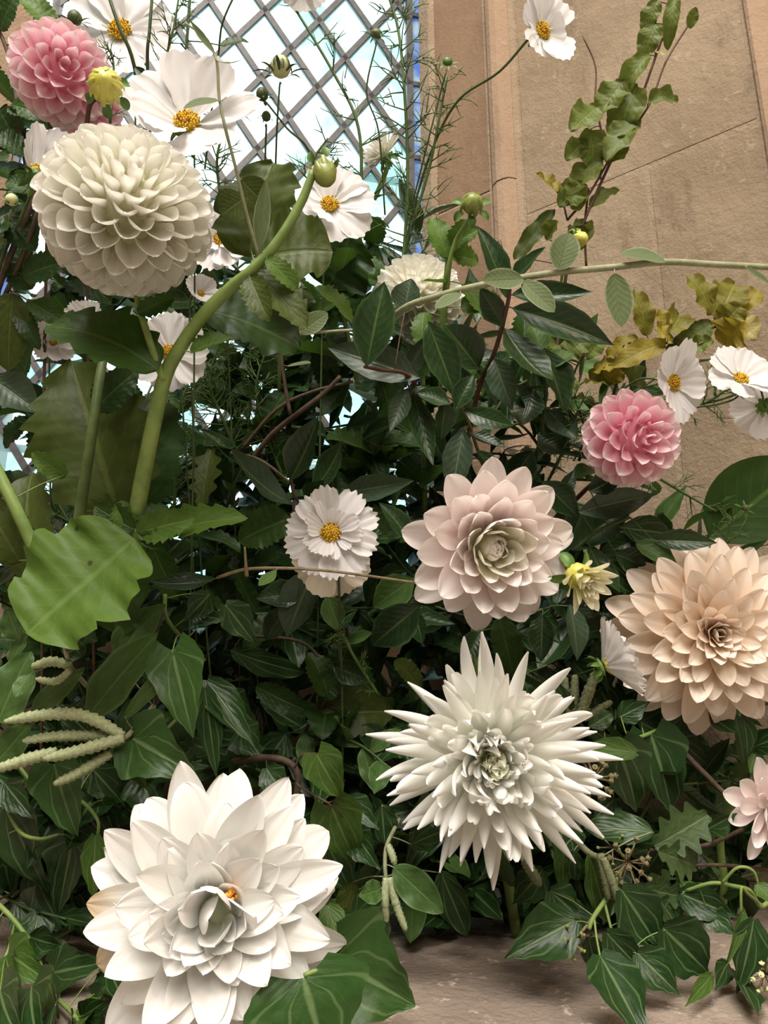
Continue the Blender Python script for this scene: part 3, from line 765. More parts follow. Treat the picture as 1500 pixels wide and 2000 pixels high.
ball('pale pink ball dahlia at the upper left, over the cream one', 118, 145, .50, 92, (.50, -.18, .80), N=110, kind='pinkball', mat='petal_pink', flat=.85, wk=1.15, name='pink_dahlia', lk=1.05, root=(-.26, .62, SILL), smat='stem_red')
ball('second pale pink dahlia half hidden below the upper left one', 172, 214, .55, 62, (.35, -.45, .75), N=70, kind='pinkball', mat='petal_pink', flat=.8, wk=1.2, name='pink_dahlia', lk=1.1, root=(-.23, .66, SILL), smat='stem_red')
ball('bright pink ball dahlia against the stone wall on the right', 1232, 857, .56, 92, (.22, -.06, .97), N=100, kind='pinkball', mat='petal_pink', flat=.85, wk=1.15, name='pink_dahlia', lk=1.06, path=[(1190, 915, .59), (1135, 965, .63), (1075, 1040, .68), (1020, 1200, .72)], smat='stem_red', sr=5)
ball('cream ball dahlia in the middle, behind the grey-leaved branch', 815, 580, .70, 88, (.10, .62, .78), N=190, flat=.8, path=[(822, 660, .71), (826, 760, .72), (830, 1000, .72)], sr=5)
# small half-open cream flower seen from the side
c = P(748, 300, .74); f = V(-.62, .62, .25); Rr = 52*PX*.74; M = fmat(c, f)
th = thing('side_dahlia', 'small cream flower seen from its side in front of the window leads', 'dahlia', c)
bloom(th, M, 90, lambda u, i: (Rr*.25*math.sqrt(u), -Rr*.1*u, R(lin(88, 8, u**1.2)), Rr*lin(.55, .85, u), Rr*.17, 'ball', 'petal_ball'))
calyx(th, M @ Matrix.Translation((0, 0, -Rr*.15)), Rr*.36, 'sepal', 7, 1.3)
add_stem(th, stem_path(c-f*Rr*.2, f, [(752, 340, .745), (735, 380, .75), (660, 540, .76), (640, 700, .76)]), .0022, .003, 'stem_green')

# pale pink water-lily dahlia
c = P(955, 1066, .52); f = V(.17, -.08, .98); Rr = 166*PX*.52; M = fmat(c, f, .35)
th = thing('waterlily_dahlia', 'pale pink dahlia with broad rounded petals and a creamy heart', 'dahlia', c)
MB().lathe(M, [(Rr*.05, -Rr*.2), (Rr*.2, -.1*Rr), (Rr*.2, .05*Rr), (Rr*.14, .2*Rr), (Rr*.03, Rr*.28)], 12).build('receptacle', 'petal_lily_heart', th)
def fn(u, i):
    if u < .3: k = u/.3; return (Rr*.16*k**.6, Rr*lin(.24, .08, k), R(lin(108, 74, k)), Rr*lin(.14, .27, k), Rr*lin(.14, .25, k), 'roll', 'petal_lily_heart')
    k = (u-.3)/.7
    return (Rr*lin(.14, .20, k), Rr*lin(.06, -.10, k), R(curve([(0, 62), (.3, 40), (.6, 17), (1, -16)], k)), Rr*lin(.38, .90, k**.7), Rr*lin(.28, .46, k), 'lily', 'petal_lily_heart' if k < .22 else 'petal_pale_pink')
bloom(th, M, 84, fn)
calyx(th, M @ Matrix.Translation((0, 0, -Rr*.25)), Rr*.16, n=6)
add_stem(th, stem_path(c-f*Rr*.3, f, root=(.10, .66, SILL)), .0035, .004)

# opening cream-yellow dahlia
c = P(1133, 1128, .50); f = V(.42, -.42, .80); Rr = 66*PX*.5; M = fmat(c, f)
th = thing('opening_dahlia', 'small half-open cream yellow dahlia beside the pale pink one', 'dahlia', c)
bloom(th, M, 34, lambda u, i: (Rr*lin(.03, .3, u), -Rr*.1*u, R(lin(92, 38, u**1.4)), Rr*lin(.55, 1.02, u), Rr*lin(.2, .40, u), 'decor', 'petal_cream'))
MB().lathe(M, [(Rr*.1, -Rr*.45), (Rr*.35, -Rr*.3), (Rr*.42, 0), (Rr*.1, Rr*.2)], 12).build('receptacle', 'bud_yellow', th)
for k in range(5): petal(th, M, k*1.2566+.6, Rr*.3, -Rr*.25, R(-15+rnd.uniform(-20, 20)), Rr*.62, Rr*.34, 'sepal', 'sepal', name='sepal', nvar=3)
add_stem(th, stem_path(c-f*Rr*.4, f, [(1092, 1085, .53), (1070, 1090, .56), (1040, 1200, .64)]), .0022, .003)

# peach dahlia
c = P(1385, 1236, .56); f = V(-.06, .10, .99); Rr = 190*PX*.56; M = fmat(c, f)
th = thing('peach_dahlia', 'large blush peach dahlia with pointed petals at the right', 'dahlia', c)
MB().lathe(M, [(Rr*.05, -Rr*.2), (Rr*.2, -.1*Rr), (Rr*.2, 0), (Rr*.05, Rr*.12)], 12).build('receptacle', 'petal_peach', th)
def fn(u, i):
    return (Rr*lin(.02, .20, u**.7), Rr*lin(.16, -.12, u), R(curve([(0, 92), (.12, 76), (.3, 48), (.6, 20), (1, -14)], u)), Rr*curve([(0, .18), (.3, .42), (.7, .74), (1, .90)], u), Rr*curve([(0, .11), (.3, .22), (.7, .31), (1, .36)], u), 'peach', 'petal_peach')
bloom(th, M, 112, fn)
calyx(th, M @ Matrix.Translation((0, 0, -Rr*.25)), Rr*.15, n=6)
add_stem(th, stem_path(c-f*Rr*.3, f, root=(.24, .72, SILL)), .0035, .004)

# white cactus dahlia
c = P(962, 1482, .47); f = V(-.06, .16, .98); Rr = 226*PX*.47; M = fmat(c, f, .2)
th = thing('cactus_dahlia', 'white spiky cactus dahlia with a greenish heart', 'dahlia', c)
MB().lathe(M, [(Rr*.05, -Rr*.2), (Rr*.16, -.1*Rr), (Rr*.16, .06*Rr), (Rr*.10, .22*Rr), (Rr*.02, Rr*.28)], 12).build('receptacle', 'petal_cactus_heart', th)
def fn(u, i):
    return (Rr*lin(.02, .16, u**.7), Rr*lin(.17, -.08, u), R(curve([(0, 94), (.12, 82), (.25, 66), (.45, 42), (.7, 16), (1, -20)], u)+rnd.gauss(0, 8)), Rr*curve([(0, .20), (.2, .36), (.5, .72), (1, .94)], u)*rnd.uniform(.86, 1.08), Rr*curve([(0, .085), (.3, .125), (1, .142)], u), 'cactus', 'petal_cactus_heart' if u < .2 else 'petal_cactus')
bloom(th, M, 200, fn)
calyx(th, M @ Matrix.Translation((0, 0, -Rr*.2)), Rr*.13, n=6)
add_stem(th, stem_path(c-f*Rr*.25, f, root=(.10, .62, SILL)), .0035, .004)

# big white decorative dahlia
c = P(420, 1775, .385); f = V(.16, .32, .93); Rr = 262*PX*.385; M = fmat(c, f, 1.1)
th = thing('decorative_dahlia', 'huge white dahlia at the bottom left with an orange speck at its heart', 'dahlia', c)
MB().lathe(M, [(Rr*.05, -Rr*.2), (Rr*.2, -.1*Rr), (Rr*.2, 0), (Rr*.05, Rr*.1)], 12).build('receptacle', 'petal_white', th)
def fn(u, i):
    a = (i*GA+1.1) % (2*math.pi)
    m = 'petal_withered' if u > .72 and abs(a-R(92)) < .32 else 'petal_white'
    if u < .13: return (Rr*.10, Rr*.06, R(lin(74, 50, u/.13)+rnd.gauss(0, 10)), Rr*.46*rnd.uniform(.85, 1.1), Rr*.30, 'incur', m)
    return (Rr*lin(.02, .20, u**.7), Rr*lin(.10, -.14, u), R(curve([(0, 70), (.12, 58), (.35, 40), (.65, 16), (1, -22)], u)+rnd.gauss(0, 9)), Rr*curve([(0, .36), (.25, .52), (.6, .76), (1, .92)], u)*rnd.uniform(.88, 1.08), Rr*curve([(0, .24), (.3, .32), (1, .38)], u), 'decor', m)
bloom(th, M, 84, fn, jit=12)
g = MB()
for k in range(9):
    q = c+M.to_3x3() @ Vector((Rr*.17+rnd.uniform(-.003, .003), -Rr*.05+rnd.uniform(-.002, .002), Rr*.10)); g.tube([q, q+f*.006, q+f*Rr*.26+V(1, .2, 0)*rnd.uniform(-.001, .003)], lambda t: .0011, 5)
g.build('stamens', 'orange', th)
calyx(th, M @ Matrix.Translation((0, 0, -Rr*.2)), Rr*.13, n=6)
add_stem(th, stem_path(c-f*Rr*.25, f, root=(-.09, .56, SILL)), .004, .0045)

# pale pink dahlia cut by the right edge
c = P(1506, 1578, .52); f = V(.15, .15, .97); Rr = 100*PX*.52; M = fmat(c, f)
th = thing('blush_dahlia', 'blush pink dahlia cut off by the right edge, low down', 'dahlia', c)
MB().lathe(M, [(Rr*.05, -Rr*.2), (Rr*.2, -.1*Rr), (Rr*.2, 0), (Rr*.05, Rr*.1)], 12).build('receptacle', 'petal_pale_pink', th)
bloom(th, M, 46, lambda u, i: (Rr*lin(.02, .2, u), Rr*lin(.1, -.1, u), R(lin(88, -16, u**.8)), Rr*lin(.35, .88, u**.7), Rr*lin(.24, .40, u), 'lily', 'petal_pale_pink'))
add_stem(th, stem_path(c-f*Rr*.3, f, root=(.27, .66, SILL)), .003, .0035)

# cosmos
cosmos('large white cosmos with yellow centre above the cream ball dahlia', 366, 243, .47, 150, (.10, .40, .90), n=8, spin=R(8), cup=22, lens=[1.05, .95, 1.0, .72, .8, .62, .72, .95], cups=[14, 24, 12, 10, 20, 36, 30, 10], wk=.66, root=(-.16, .66, SILL), dr=.165)
cosmos('white cosmos in the shade at the top left, crossed by a dark stem', 236, 62, .60, 112, (.02, .15, .98), n=8, spin=R(20), cup=8, root=(-.22, .7, SILL))
cosmos('white cosmos with yellow centre in front of the diamond panes', 643, 402, .58, 92, (.18, .36, .90), n=8, spin=R(5), cup=16, lens=[.95, 1, 1.0, 1.0, .9, .55, .6, .8], root=(-.06, .70, SILL))
cosmos('double white cosmos with frilled tips and golden centre at mid height', 646, 1042, .50, 98, (-.06, .18, .97), n=10, spin=R(4), cup=6, double=12, wk=.56, root=(-.03, .64, SILL), dr=.22, sr=2.5)
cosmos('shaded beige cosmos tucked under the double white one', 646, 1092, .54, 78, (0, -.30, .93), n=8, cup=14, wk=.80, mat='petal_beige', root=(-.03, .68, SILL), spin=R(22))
cosmos('white cosmos on a long thin stem at the top right', 1058, 62, .62, 86, (.50, .02, .86), n=8, spin=R(12), cup=22, path=[(1034, 74, .63), (975, 140, .65), (895, 196, .68), (845, 290, .71), (805, 420, .73), (770, 600, .75)], sr=2.6, lens=[.95, 1, .55, .85, 1.1, .95, .4, .7])
cosmos('white cosmos seen edge-on at the left, beside the ball dahlia', 76, 345, .49, 112, (.30, .76, -.55), n=8, cup=56, path=[(62, 375, .50), (30, 450, .52), (0, 520, .54), (-40, 700, .6)], sr=3, wk=.6)
cosmos('white cosmos in profile above the right pink dahlia', 1312, 748, .57, 86, (.52, .0, .82), n=8, cup=26, path=[(1280, 740, .585), (1240, 745, .60), (1190, 790, .64), (1120, 900, .70)], wk=.72, lens=[1.05, .9, .8, .85, 1, .9, .8, .95])
cosmos('white cosmos at the right edge, tilted upwards with a yellow centre', 1446, 742, .56, 76, (.12, .62, .76), n=8, cup=24, path=[(1440, 775, .575), (1400, 790, .59), (1290, 810, .62), (1180, 880, .68)], spin=R(15))
cosmos('white cosmos turned away at the right edge, petals hanging', 1492, 792, .60, 66, (.25, .35, -.80), n=8, cup=-8, path=[(1480, 750, .585), (1450, 765, .58), (1390, 785, .60), (1300, 800, .64)])
cosmos('double white cosmos in profile beside the peach dahlia', 1180, 1300, .50, 96, (.80, .32, .04), n=11, cup=34, double=12, wk=.60, path=[(1165, 1305, .52), (1110, 1320, .58), (1060, 1300, .66)])
cosmos('small double white cosmos in the shade at the far left', 104, 668, .56, 52, (.45, -.10, .80), n=8, cup=34, double=8, wk=.55, root=(-.27, .68, SILL))
cosmos('small white cosmos peeping out behind the curled dahlia leaf', 168, 625, .57, 44, (.05, .45, .80), n=8, cup=30, double=6, wk=.6, root=(-.22, .7, SILL))
cosmos('pale cosmos half hidden behind the fork of the thick stem', 332, 690, .56, 84, (.05, .20, .95), n=8, cup=12, root=(-.15, .70, SILL))
cosmos('dim white cosmos behind the olive dahlia leaves right of the ball', 430, 470, .60, 78, (.10, .25, .94), n=9, cup=16, double=8, root=(-.12, .72, SILL))
cosmos('white cosmos cut off by the top edge, hanging over the window', 590, -42, .56, 58, (.10, -.55, .75), n=8, cup=-6, path=[(500, -60, .57), (440, 30, .58), (425, 120, .60), (400, 330, .64)])
cosmos('creased pale cosmos between the ball dahlia and the thick stem', 392, 575, .53, 40, (.4, .3, .7), n=7, cup=40, root=(-.13, .68, SILL))

# buds
bud('dahlia_bud', 'round yellow dahlia bud in front of the upper left pink dahlia', 206, 166, .43, 35, (.25, -.10, .95), 'bud_yellow', .95, 6, .75, .6, path=[(178, 200, .44), (168, 250, .45), (150, 330, .48), (110, 480, .54)], smat='stem_red', sr=5, sopen=-20, scales=14)
bud('cosmos_bud', 'dark striped cosmos bud standing before the diamond panes', 548, 130, .60, 23, (0, .98, .12), 'bud_pale', 1.0, 8, 1.5, .32, path=[(546, 170, .60), (541, 250, .61), (538, 330, .63), (530, 520, .66)], sopen=35, smat='stem_dark', smt='bud_dark', scales=8, smat2='bud_dark', scw=.42)
bud('cosmos_bud', 'small dark cosmos bud lower left of the striped one', 512, 184, .61, 12, (-.3, .9, .2), 'bud_dark', 1.1, 6, 1.4, .4, path=[(520, 200, .61), (560, 250, .62), (610, 310, .64), (640, 480, .68)], smat='stem_dark')
bud('cosmos_bud', 'tiny dark cosmos bud just above the olive dahlia leaf', 520, 227, .62, 9, (.1, .95, .2), 'bud_dark', 1.1, 6, 1.6, .4, path=[(520, 250, .62), (518, 330, .64), (520, 500, .68)], smat='stem_dark')
bud('cosmos_bud', 'spiky star shaped cosmos bud on the window, upper centre', 735, 66, .66, 12, (.1, .9, .3), 'bud_dark', .8, 8, 2.2, .4, path=[(734, 90, .66), (716, 180, .67), (740, 260, .68), (752, 420, .71)], smat='stem_dark', sopen=30, smt='sepal', sr=1.6)
bud('cosmos_bud', 'spiky star shaped cosmos bud over the brown jamb stone', 874, 120, .68, 10, (.05, .6, .7), 'sepal', .8, 8, 2.0, .45, path=[(870, 145, .68), (858, 190, .69), (840, 260, .70), (800, 420, .73)], smat='stem_dark', sopen=15, sr=1.6)
bud('cosmos_bud', 'dark tufted cosmos bud at the top left edge of the window', 146, 35, .56, 14, (.1, .9, .3), 'bud_dark', 1.0, 9, 1.7, .4, path=[(140, 80, .57), (130, 160, .59), (125, 400, .64)], smat='stem_dark', sopen=45)
bud('dahlia_bud', 'green dahlia bud with pointed sepals before the jamb moulding', 922, 397, .60, 24, (.05, .35, .92), 'bud_green', .9, 6, 1.15, .75, path=[(915, 432, .61), (890, 470, .62), (872, 540, .63), (862, 640, .66), (858, 900, .70)], sopen=-2, sr=4, scales=8)
bud('dahlia_bud', 'yellowish dahlia bud above the grey-leaved branch', 1134, 467, .60, 16, (.2, -.3, .9), 'bud_yellow', 1.2, 5, 1.0, .7, path=[(1120, 450, .61), (1105, 470, .62), (1095, 560, .64), (1060, 760, .70)], sopen=-20, sr=3, scales=8)
bud('dahlia_bud', 'dark green dahlia bud cupped in sepals under the white cosmos', 592, 498, .52, 22, (.15, -.8, .45), 'bud_green', 1.0, 6, 1.5, .8, path=[(575, 470, .53), (560, 480, .54), (550, 560, .57), (545, 760, .63)], sopen=35, sr=4, smt='bud_dark', scales=8)
bud('cosmos_bud', 'tiny cosmos bud over the large leaf at the right edge', 1456, 992, .58, 7, (-.1, .3, .9), 'bud_dark', 1.0, 6, 2.2, .5, path=[(1458, 1010, .585), (1440, 1040, .59), (1400, 1080, .61), (1330, 1120, .66)], sopen=5, sr=1.2)
bud('cosmos_bud', 'small tan bud at the left edge beside the brown stems', 23, 390, .50, 12, (.2, .8, .4), 'bud_pale', 1.0, 5, 1.2, .6, path=[(20, 420, .51), (10, 500, .54), (-20, 700, .6)], sopen=40)
# ------------------------------------------------------------------ foliage placed leaf by leaf
D = dict
sprig('dahlia_foliage', 'upright dahlia stem with two tall mottled leaves at the left', 'foliage',
    [([(148, 1075, .50), (160, 980, .495), (178, 860, .49), (195, 740, .50), (204, 690, .51), (210, 650, .52)], 12, 8)],
    [('dahlia', 236, 1015, 128, 685, 235, D(d=.52, m='olive', r=5, dd=.0)), ('dahlia', 262, 1010, 288, 735, 170, D(d=.55, m='dahlia_dark', dd=.01)), ('serrate', 185, 800, 260, 720, 70, D(d=.52, m='dahlia_dark'))], 'stem_shade')
sprig('dahlia_foliage', 'dahlia stem with a yellowish green leaf at the left edge', 'foliage',
    [([(85, 1120, .47), (62, 1060, .47), (30, 990, .47), (-15, 900, .475)], 13, 12)],
    [('dahlia', 70, 1130, 18, 895, 125, D(d=.50, m='olive', r=-12, dd=.01)), ('dahlia', 40, 1100, -40, 960, 100, D(d=.49, m='olive')), ('dahlia', 130, 930, 60, 885, 46, D(d=.5, m='dahlia_light'))])
sprig('dahlia_foliage', 'rosette of broad light green dahlia leaves at the foot of the thick stem', 'foliage',
    [([(258, 1090, .47), (262, 1060, .465), (268, 1030, .46)], 12, 10)],
    [('broad', 262, 1052, 58, 1240, 270, D(d=.45, m='dahlia_light', r=8, dd=-.02, v=2)), ('dahlia', 262, 1035, 178, 985, 62, D(m='dahlia')), ('dahlia', 268, 1040, 372, 1012, 66, D(m='dahlia_light')),
     ('dahlia', 275, 1050, 470, 988, 78, D(m='dahlia_light', d=.47)), ('dahlia', 268, 1040, 320, 975, 60, D(m='dahlia')), ('dahlia', 250, 1040, 235, 975, 50, D(m='dahlia_light')), ('broad', 255, 1050, 200, 1250, 130, D(m='dahlia', d=.49)),
     ('dahlia', 300, 1070, 345, 1175, 60, D(m='dahlia', d=.5))])
sprig('leafy_spray', 'brown stems with toothed dark leaves along the upper left edge', 'foliage',
    [([(-30, 640, .56), (20, 500, .53), (62, 400, .52), (78, 345, .52)], 6, 5), ([(-10, 620, .56), (40, 510, .53), (75, 410, .52)], 5, 4), ([(62, 400, .52), (40, 250, .54), (20, 120, .55), (-10, 40, .56)], 5, 4)],
    [('serrate', 92, 82, -8, 148, 88, D(r=10)), ('serrate', 105, 58, 42, -22, 58, D(m='dahlia_light', r=15)), ('serrate', 60, 190, 95, 118, 70), ('serrate', 20, 205, 88, 215, 62, D(m='dahlia')),
     ('serrate', 0, 215, 40, 300, 80), ('serrate', 50, 300, -10, 262, 72), ('serrate', 30, 330, 78, 400, 66), ('serrate', 60, 372, 10, 345, 60, D(m='dahlia')), ('serrate', 62, 565, 22, 470, 78), ('serrate', 45, 540, 120, 500, 60),
     ('serrate', 25, 572, 8, 722, 80, D(m='olive', r=-20)), ('serrate', 58, 590, 132, 625, 48, D(m='dahlia')), ('serrate', 35, 600, 62, 660, 40), ('laurel', -20, 735, 78, 805, 82, D(m='laurel_grey')), ('serrate', 5, 420, 70, 480, 70), ('serrate', 0, 60, 20, -20, 60), ('serrate', 15, 420, -30, 500, 90)], 'stem_brown')
sprig('leafy_spray', 'round grey-green leaf pair beside the large cosmos, on a thin climbing stem', 'foliage',
    [([(505, 500, .44), (482, 420, .43), (462, 335, .42), (440, 250, .41), (428, 190, .41), (422, 115, .41), (395, 70, .415), (362, 45, .42)], 3.6, 2.2)],
    [('oval', 428, 196, 357, 206, 34, D(r=10, m='silver')), ('laurel', 420, 105, 362, 48, 20, D(m='silver')), ('oval', 478, 385, 430, 420, 70, D(m='olive', d=.46)), ('oval', 470, 350, 520, 400, 60, D(m='olive', d=.46)), ('laurel', 425, 120, 480, 140, 12, D(m='silver'))], 'stem_silver')
sprig('climbing_plant', 'thin dark stem crossing the shaded cosmos at the top left', 'stem', [([(205, -30, .52), (232, 50, .52), (262, 128, .53), (290, 300, .57), (300, 520, .62)], 3.4, 4)], [('laurel', 262, 130, 300, 165, 20, D(m='laurel'))], 'stem_dark')
sprig('climbing_plant', 'pair of thin green stems rising past the large cosmos', 'stem', [([(298, -20, .55), (292, 60, .55), (288, 140, .56), (300, 420, .62)], 3, 3.5), ([(372, -20, .56), (365, 80, .56), (360, 180, .57), (350, 420, .62)], 3, 3.5)], [('serrate', 362, 150, 320, 125, 26, D(m='dahlia_dark')), ('serrate', 430, 90, 486, 65, 32, D(d=.56, m='dahlia_dark')), ('serrate', 362, 130, 410, 150, 30, D(m='dahlia_dark'))], 'stem_dark')
# behind the cosmos, left centre
sprig('dahlia_foliage', 'large dark dahlia leaves under the middle white cosmos', 'foliage', [([(700, 760, .70), (680, 660, .69), (665, 570, .68), (690, 450, .68)], 5, 4)],
    [('broad', 640, 565, 690, 452, 175, D(m='dahlia_dark', r=0)), ('broad', 665, 575, 735, 500, 120, D(m='dahlia')), ('dahlia', 615, 560, 714, 612, 52, D(m='dahlia_light', d=.6)), ('dahlia', 600, 590, 660, 640, 60, D(m='dahlia')), ('dahlia', 650, 600, 580, 650, 70), ('dahlia', 590, 560, 612, 620, 40, D(m='silver'))])
sprig('dahlia_foliage', 'bright serrated dahlia leaves beside the jamb, under the green bud', 'foliage', [([(862, 720, .66), (866, 620, .65), (875, 520, .64), (882, 470, .64)], 8, 6)],
    [('dahlia', 875, 505, 850, 412, 56, D(m='dahlia_light', r=5)), ('dahlia', 882, 480, 935, 442, 44, D(m='dahlia_light')), ('dahlia', 880, 500, 945, 500, 46, D(m='dahlia_light')), ('dahlia', 882, 490, 905, 425, 40, D(m='dahlia_light')), ('laurel', 880, 555, 824, 545, 26, D(m='dahlia_light', r=40)), ('dahlia', 905, 555, 965, 620, 60, D(m='dahlia_light')), ('dahlia', 900, 600, 985, 585, 70, D(m='dahlia_light')), ('dahlia', 830, 610, 815, 670, 44, D(m='dahlia_light')), ('dahlia', 870, 660, 945, 680, 60, D(m='dahlia_light')), ('dahlia', 850, 690, 790, 730, 60)])
# laurel
sprig('laurel_sprig', 'dark glossy laurel sprig with a nibbled leaf in the centre', 'foliage', [([(840, 905, .66), (825, 800, .63), (800, 735, .60), (740, 722, .58), (712, 716, .57)], 4, 3)],
    [('laurel', 716, 716, 748, 543, 88, D(r=0, dd=-.01)), ('laurel', 790, 612, 800, 540, 62, D(m='laurel_grey', d=.6)), ('laurel', 822, 738, 632, 668, 78, D(r=-25, m='laurel_grey')), ('laurel', 808, 770, 842, 920, 50, D(m='laurel')), ('laurel', 800, 755, 870, 800, 40), ('laurel', 795, 760, 760, 850, 44, D(m='laurel_grey')), ('laurel', 830, 820, 870, 905, 40), ('laurel', 790, 740, 835, 650, 40, D(m='laurel_grey', d=.62))], 'stem_red')
sprig('laurel_sprig', 'laurel branch with hanging dark leaves right of centre', 'foliage', [([(905, 900, .68), (935, 760, .64), (965, 690, .61), (985, 620, .59), (995, 555, .58), (975, 470, .58)], 5, 3)],
    [('laurel', 988, 582, 945, 428, 56, D(r=10)), ('laurel', 985, 640, 1058, 788, 82, D(r=-15, m='laurel')), ('laurel', 1000, 602, 1208, 660, 76, D(r=20)), ('laurel', 998, 575, 1150, 590, 56, D(d=.6)), ('laurel', 995, 560, 1062, 480, 46, D(m='laurel')), ('laurel', 836, 628, 893, 778, 74, D(d=.6, r=5)), ('laurel', 936, 722, 868, 630, 84, D(r=-5)), ('laurel', 965, 700, 1000, 800, 60, D(m='laurel_grey')), ('laurel', 985, 640, 935, 560, 48), ('laurel', 930, 780, 870, 720, 50, D(d=.66)), ('laurel', 950, 720, 1010, 700, 50, D(d=.64))], 'stem_red')
sprig('laurel_sprig', 'laurel leaves crowded left of the right pink dahlia', 'foliage', [([(1010, 1010, .70), (1050, 880, .66), (1065, 780, .63), (1070, 700, .62)], 4, 3)],
    [('laurel', 1062, 680, 1108, 805, 80), ('laurel', 1040, 760, 1020, 850, 70), ('laurel', 1065, 740, 1000, 690, 64), ('laurel', 1070, 800, 1130, 870, 60, D(m='laurel_grey')), ('laurel', 1050, 850, 1115, 905, 60), ('laurel', 1040, 880, 985, 960, 66), ('laurel', 1070, 720, 1120, 680, 50, D(m='garrya')), ('laurel', 1060, 690, 1040, 625, 50, D(m='garrya')), ('laurel', 1050, 800, 990, 760, 50, D(m='laurel_grey')), ('laurel', 1090, 800, 1150, 790, 44, D(m='garrya'))], 'stem_dark')
sprig('laurel_sprig', 'laurel sprig with pale midribs above the pale pink dahlia', 'foliage', [([(960, 960, .66), (930, 870, .62), (905, 800, .60), (870, 770, .60)], 3.5, 2.5)],
    [('laurel', 905, 800, 1012, 850, 48, D(r=15, m='laurel')), ('laurel', 905, 838, 880, 968, 62, D(r=5, m='laurel_grey')), ('laurel', 915, 845, 985, 890, 40), ('laurel', 880, 790, 815, 760, 44), ('laurel', 930, 880, 985, 940, 46), ('laurel', 890, 800, 925, 725, 46), ('laurel', 870, 780, 862, 860, 48)], 'stem_tan')
sprig('laurel_sprig', 'grey-green laurel sprig just above the double white cosmos', 'foliage', [([(640, 1080, .60), (615, 1000, .56), (580, 975, .54), (567, 935, .54)], 4, 3)],
    [('laurel', 566, 938, 640, 818, 78, D(r=-10)), ('laurel', 570, 985, 410, 905, 80, D(r=20, m='laurel_grey', dd=-.03)), ('laurel', 668, 962, 824, 940, 56, D(d=.54, r=25, m='laurel_grey')), ('laurel', 805, 1060, 748, 975, 48, D(d=.56)), ('laurel', 600, 980, 640, 930, 50), ('laurel', 610, 960, 690, 870, 60, D(d=.6)), ('serrate', 566, 1012, 455, 1052, 82, D(m='dahlia', r=-10)), ('oak', 396, 990, 404, 868, 70, D(m='olive', d=.56, r=-5))], 'stem_brown')
sprig('laurel_sprig', 'laurel leaves hanging below the double white cosmos', 'foliage', [([(720, 1380, .64), (680, 1240, .60), (640, 1140, .57), (600, 1090, .56)], 4, 3)],
    [('laurel', 614, 1110, 556, 1246, 84, D(m='laurel_grey', r=10)), ('laurel', 590, 1130, 545, 1215, 36, D(m='garrya')), ('laurel', 822, 1180, 720, 1266, 84, D(d=.55, r=-15, m='laurel')), ('laurel', 808, 1128, 725, 1188, 72, D(d=.57, m='garrya')), ('laurel', 700, 1190, 640, 1225, 48, D(m='ivy')), ('laurel', 640, 1160, 665, 1235, 50, D(m='garrya')), ('laurel', 670, 1250, 745, 1250, 30, D(m='garrya')), ('laurel', 780, 1060, 840, 1010, 40, D(d=.58)), ('laurel', 600, 1150, 500, 1180, 60)], 'stem_brown')
sprig('laurel_sprig', 'dark oval leaves below the right pink dahlia', 'foliage', [([(1060, 1240, .68), (1110, 1120, .63), (1150, 1050, .60), (1230, 1010, .585)], 4, 3)],
    [('laurel', 1116, 1075, 1242, 970, 80, D(r=-10)), ('laurel', 1210, 1030, 1326, 1044, 64, D(r=25, m='ivy')), ('laurel', 1130, 1000, 1288, 962, 62, D(r=20, m='laurel_grey')), ('laurel', 1270, 1055, 1402, 1056, 46, D(m='laurel')), ('laurel', 1172, 1082, 1268, 1158, 92, D(r=5, m='ivy')), ('laurel', 1085, 1092, 1112, 958, 66, D(r=10)), ('laurel', 1060, 940, 1130, 1010, 60), ('laurel', 1150, 960, 1220, 930, 50, D(m='laurel')), ('laurel', 1200, 1080, 1290, 1120, 60), ('laurel', 1150, 1060, 1185, 1180, 66), ('laurel', 1240, 1060, 1330, 1100, 50, D(m='garrya'))], 'stem_dark')
sprig('laurel_sprig', 'pointed green leaves under the pale pink dahlia', 'foliage', [([(1040, 1400, .64), (1010, 1300, .60), (985, 1220, .57), (1060, 1190, .56)], 4, 3)],
    [('serrate', 975, 1205, 1010, 1328, 62, D(m='dahlia', r=5)), ('laurel', 1112, 1180, 1140, 1290, 54, D(m='laurel_grey')), ('laurel', 1060, 1200, 1055, 1290, 56, D(m='laurel')), ('laurel', 940, 1230, 905, 1300, 50), ('laurel', 1020, 1300, 1090, 1340, 50), ('serrate', 1025, 1330, 1048, 1420, 46, D(m='ivy'))], 'stem_dark')
sprig('leafy_spray', 'curled dark leaves in the shadow left of the cactus dahlia', 'foliage', [([(560, 1520, .62), (600, 1420, .59), (640, 1350, .57), (600, 1260, .58), (480, 1240, .58)], 4, 3)],
    [('serrate', 612, 1392, 772, 1386, 96, D(m='olive', r=10)), ('serrate', 640, 1360, 620, 1265, 62, D(m='dahlia', r=30)), ('serrate', 620, 1360, 665, 1310, 56, D(m='dahlia')), ('garrya', 450, 1270, 590, 1325, 60, D(m='ivy', r=40)), ('serrate', 500, 1340, 610, 1400, 50, D(m='dahlia_dark')), ('serrate', 770, 1290, 840, 1345, 50, D(m='olive')), ('laurel', 480, 1240, 440, 1170, 60), ('laurel', 520, 1250, 560, 1180, 50), ('serrate', 600, 1450, 680, 1440, 60, D(m='ivy')), ('laurel', 650, 1300, 720, 1330, 50), ('laurel', 700, 1420, 760, 1460, 56), ('laurel', 560, 1430, 520, 1490, 70, D(m='ivy'))], 'stem_brown')
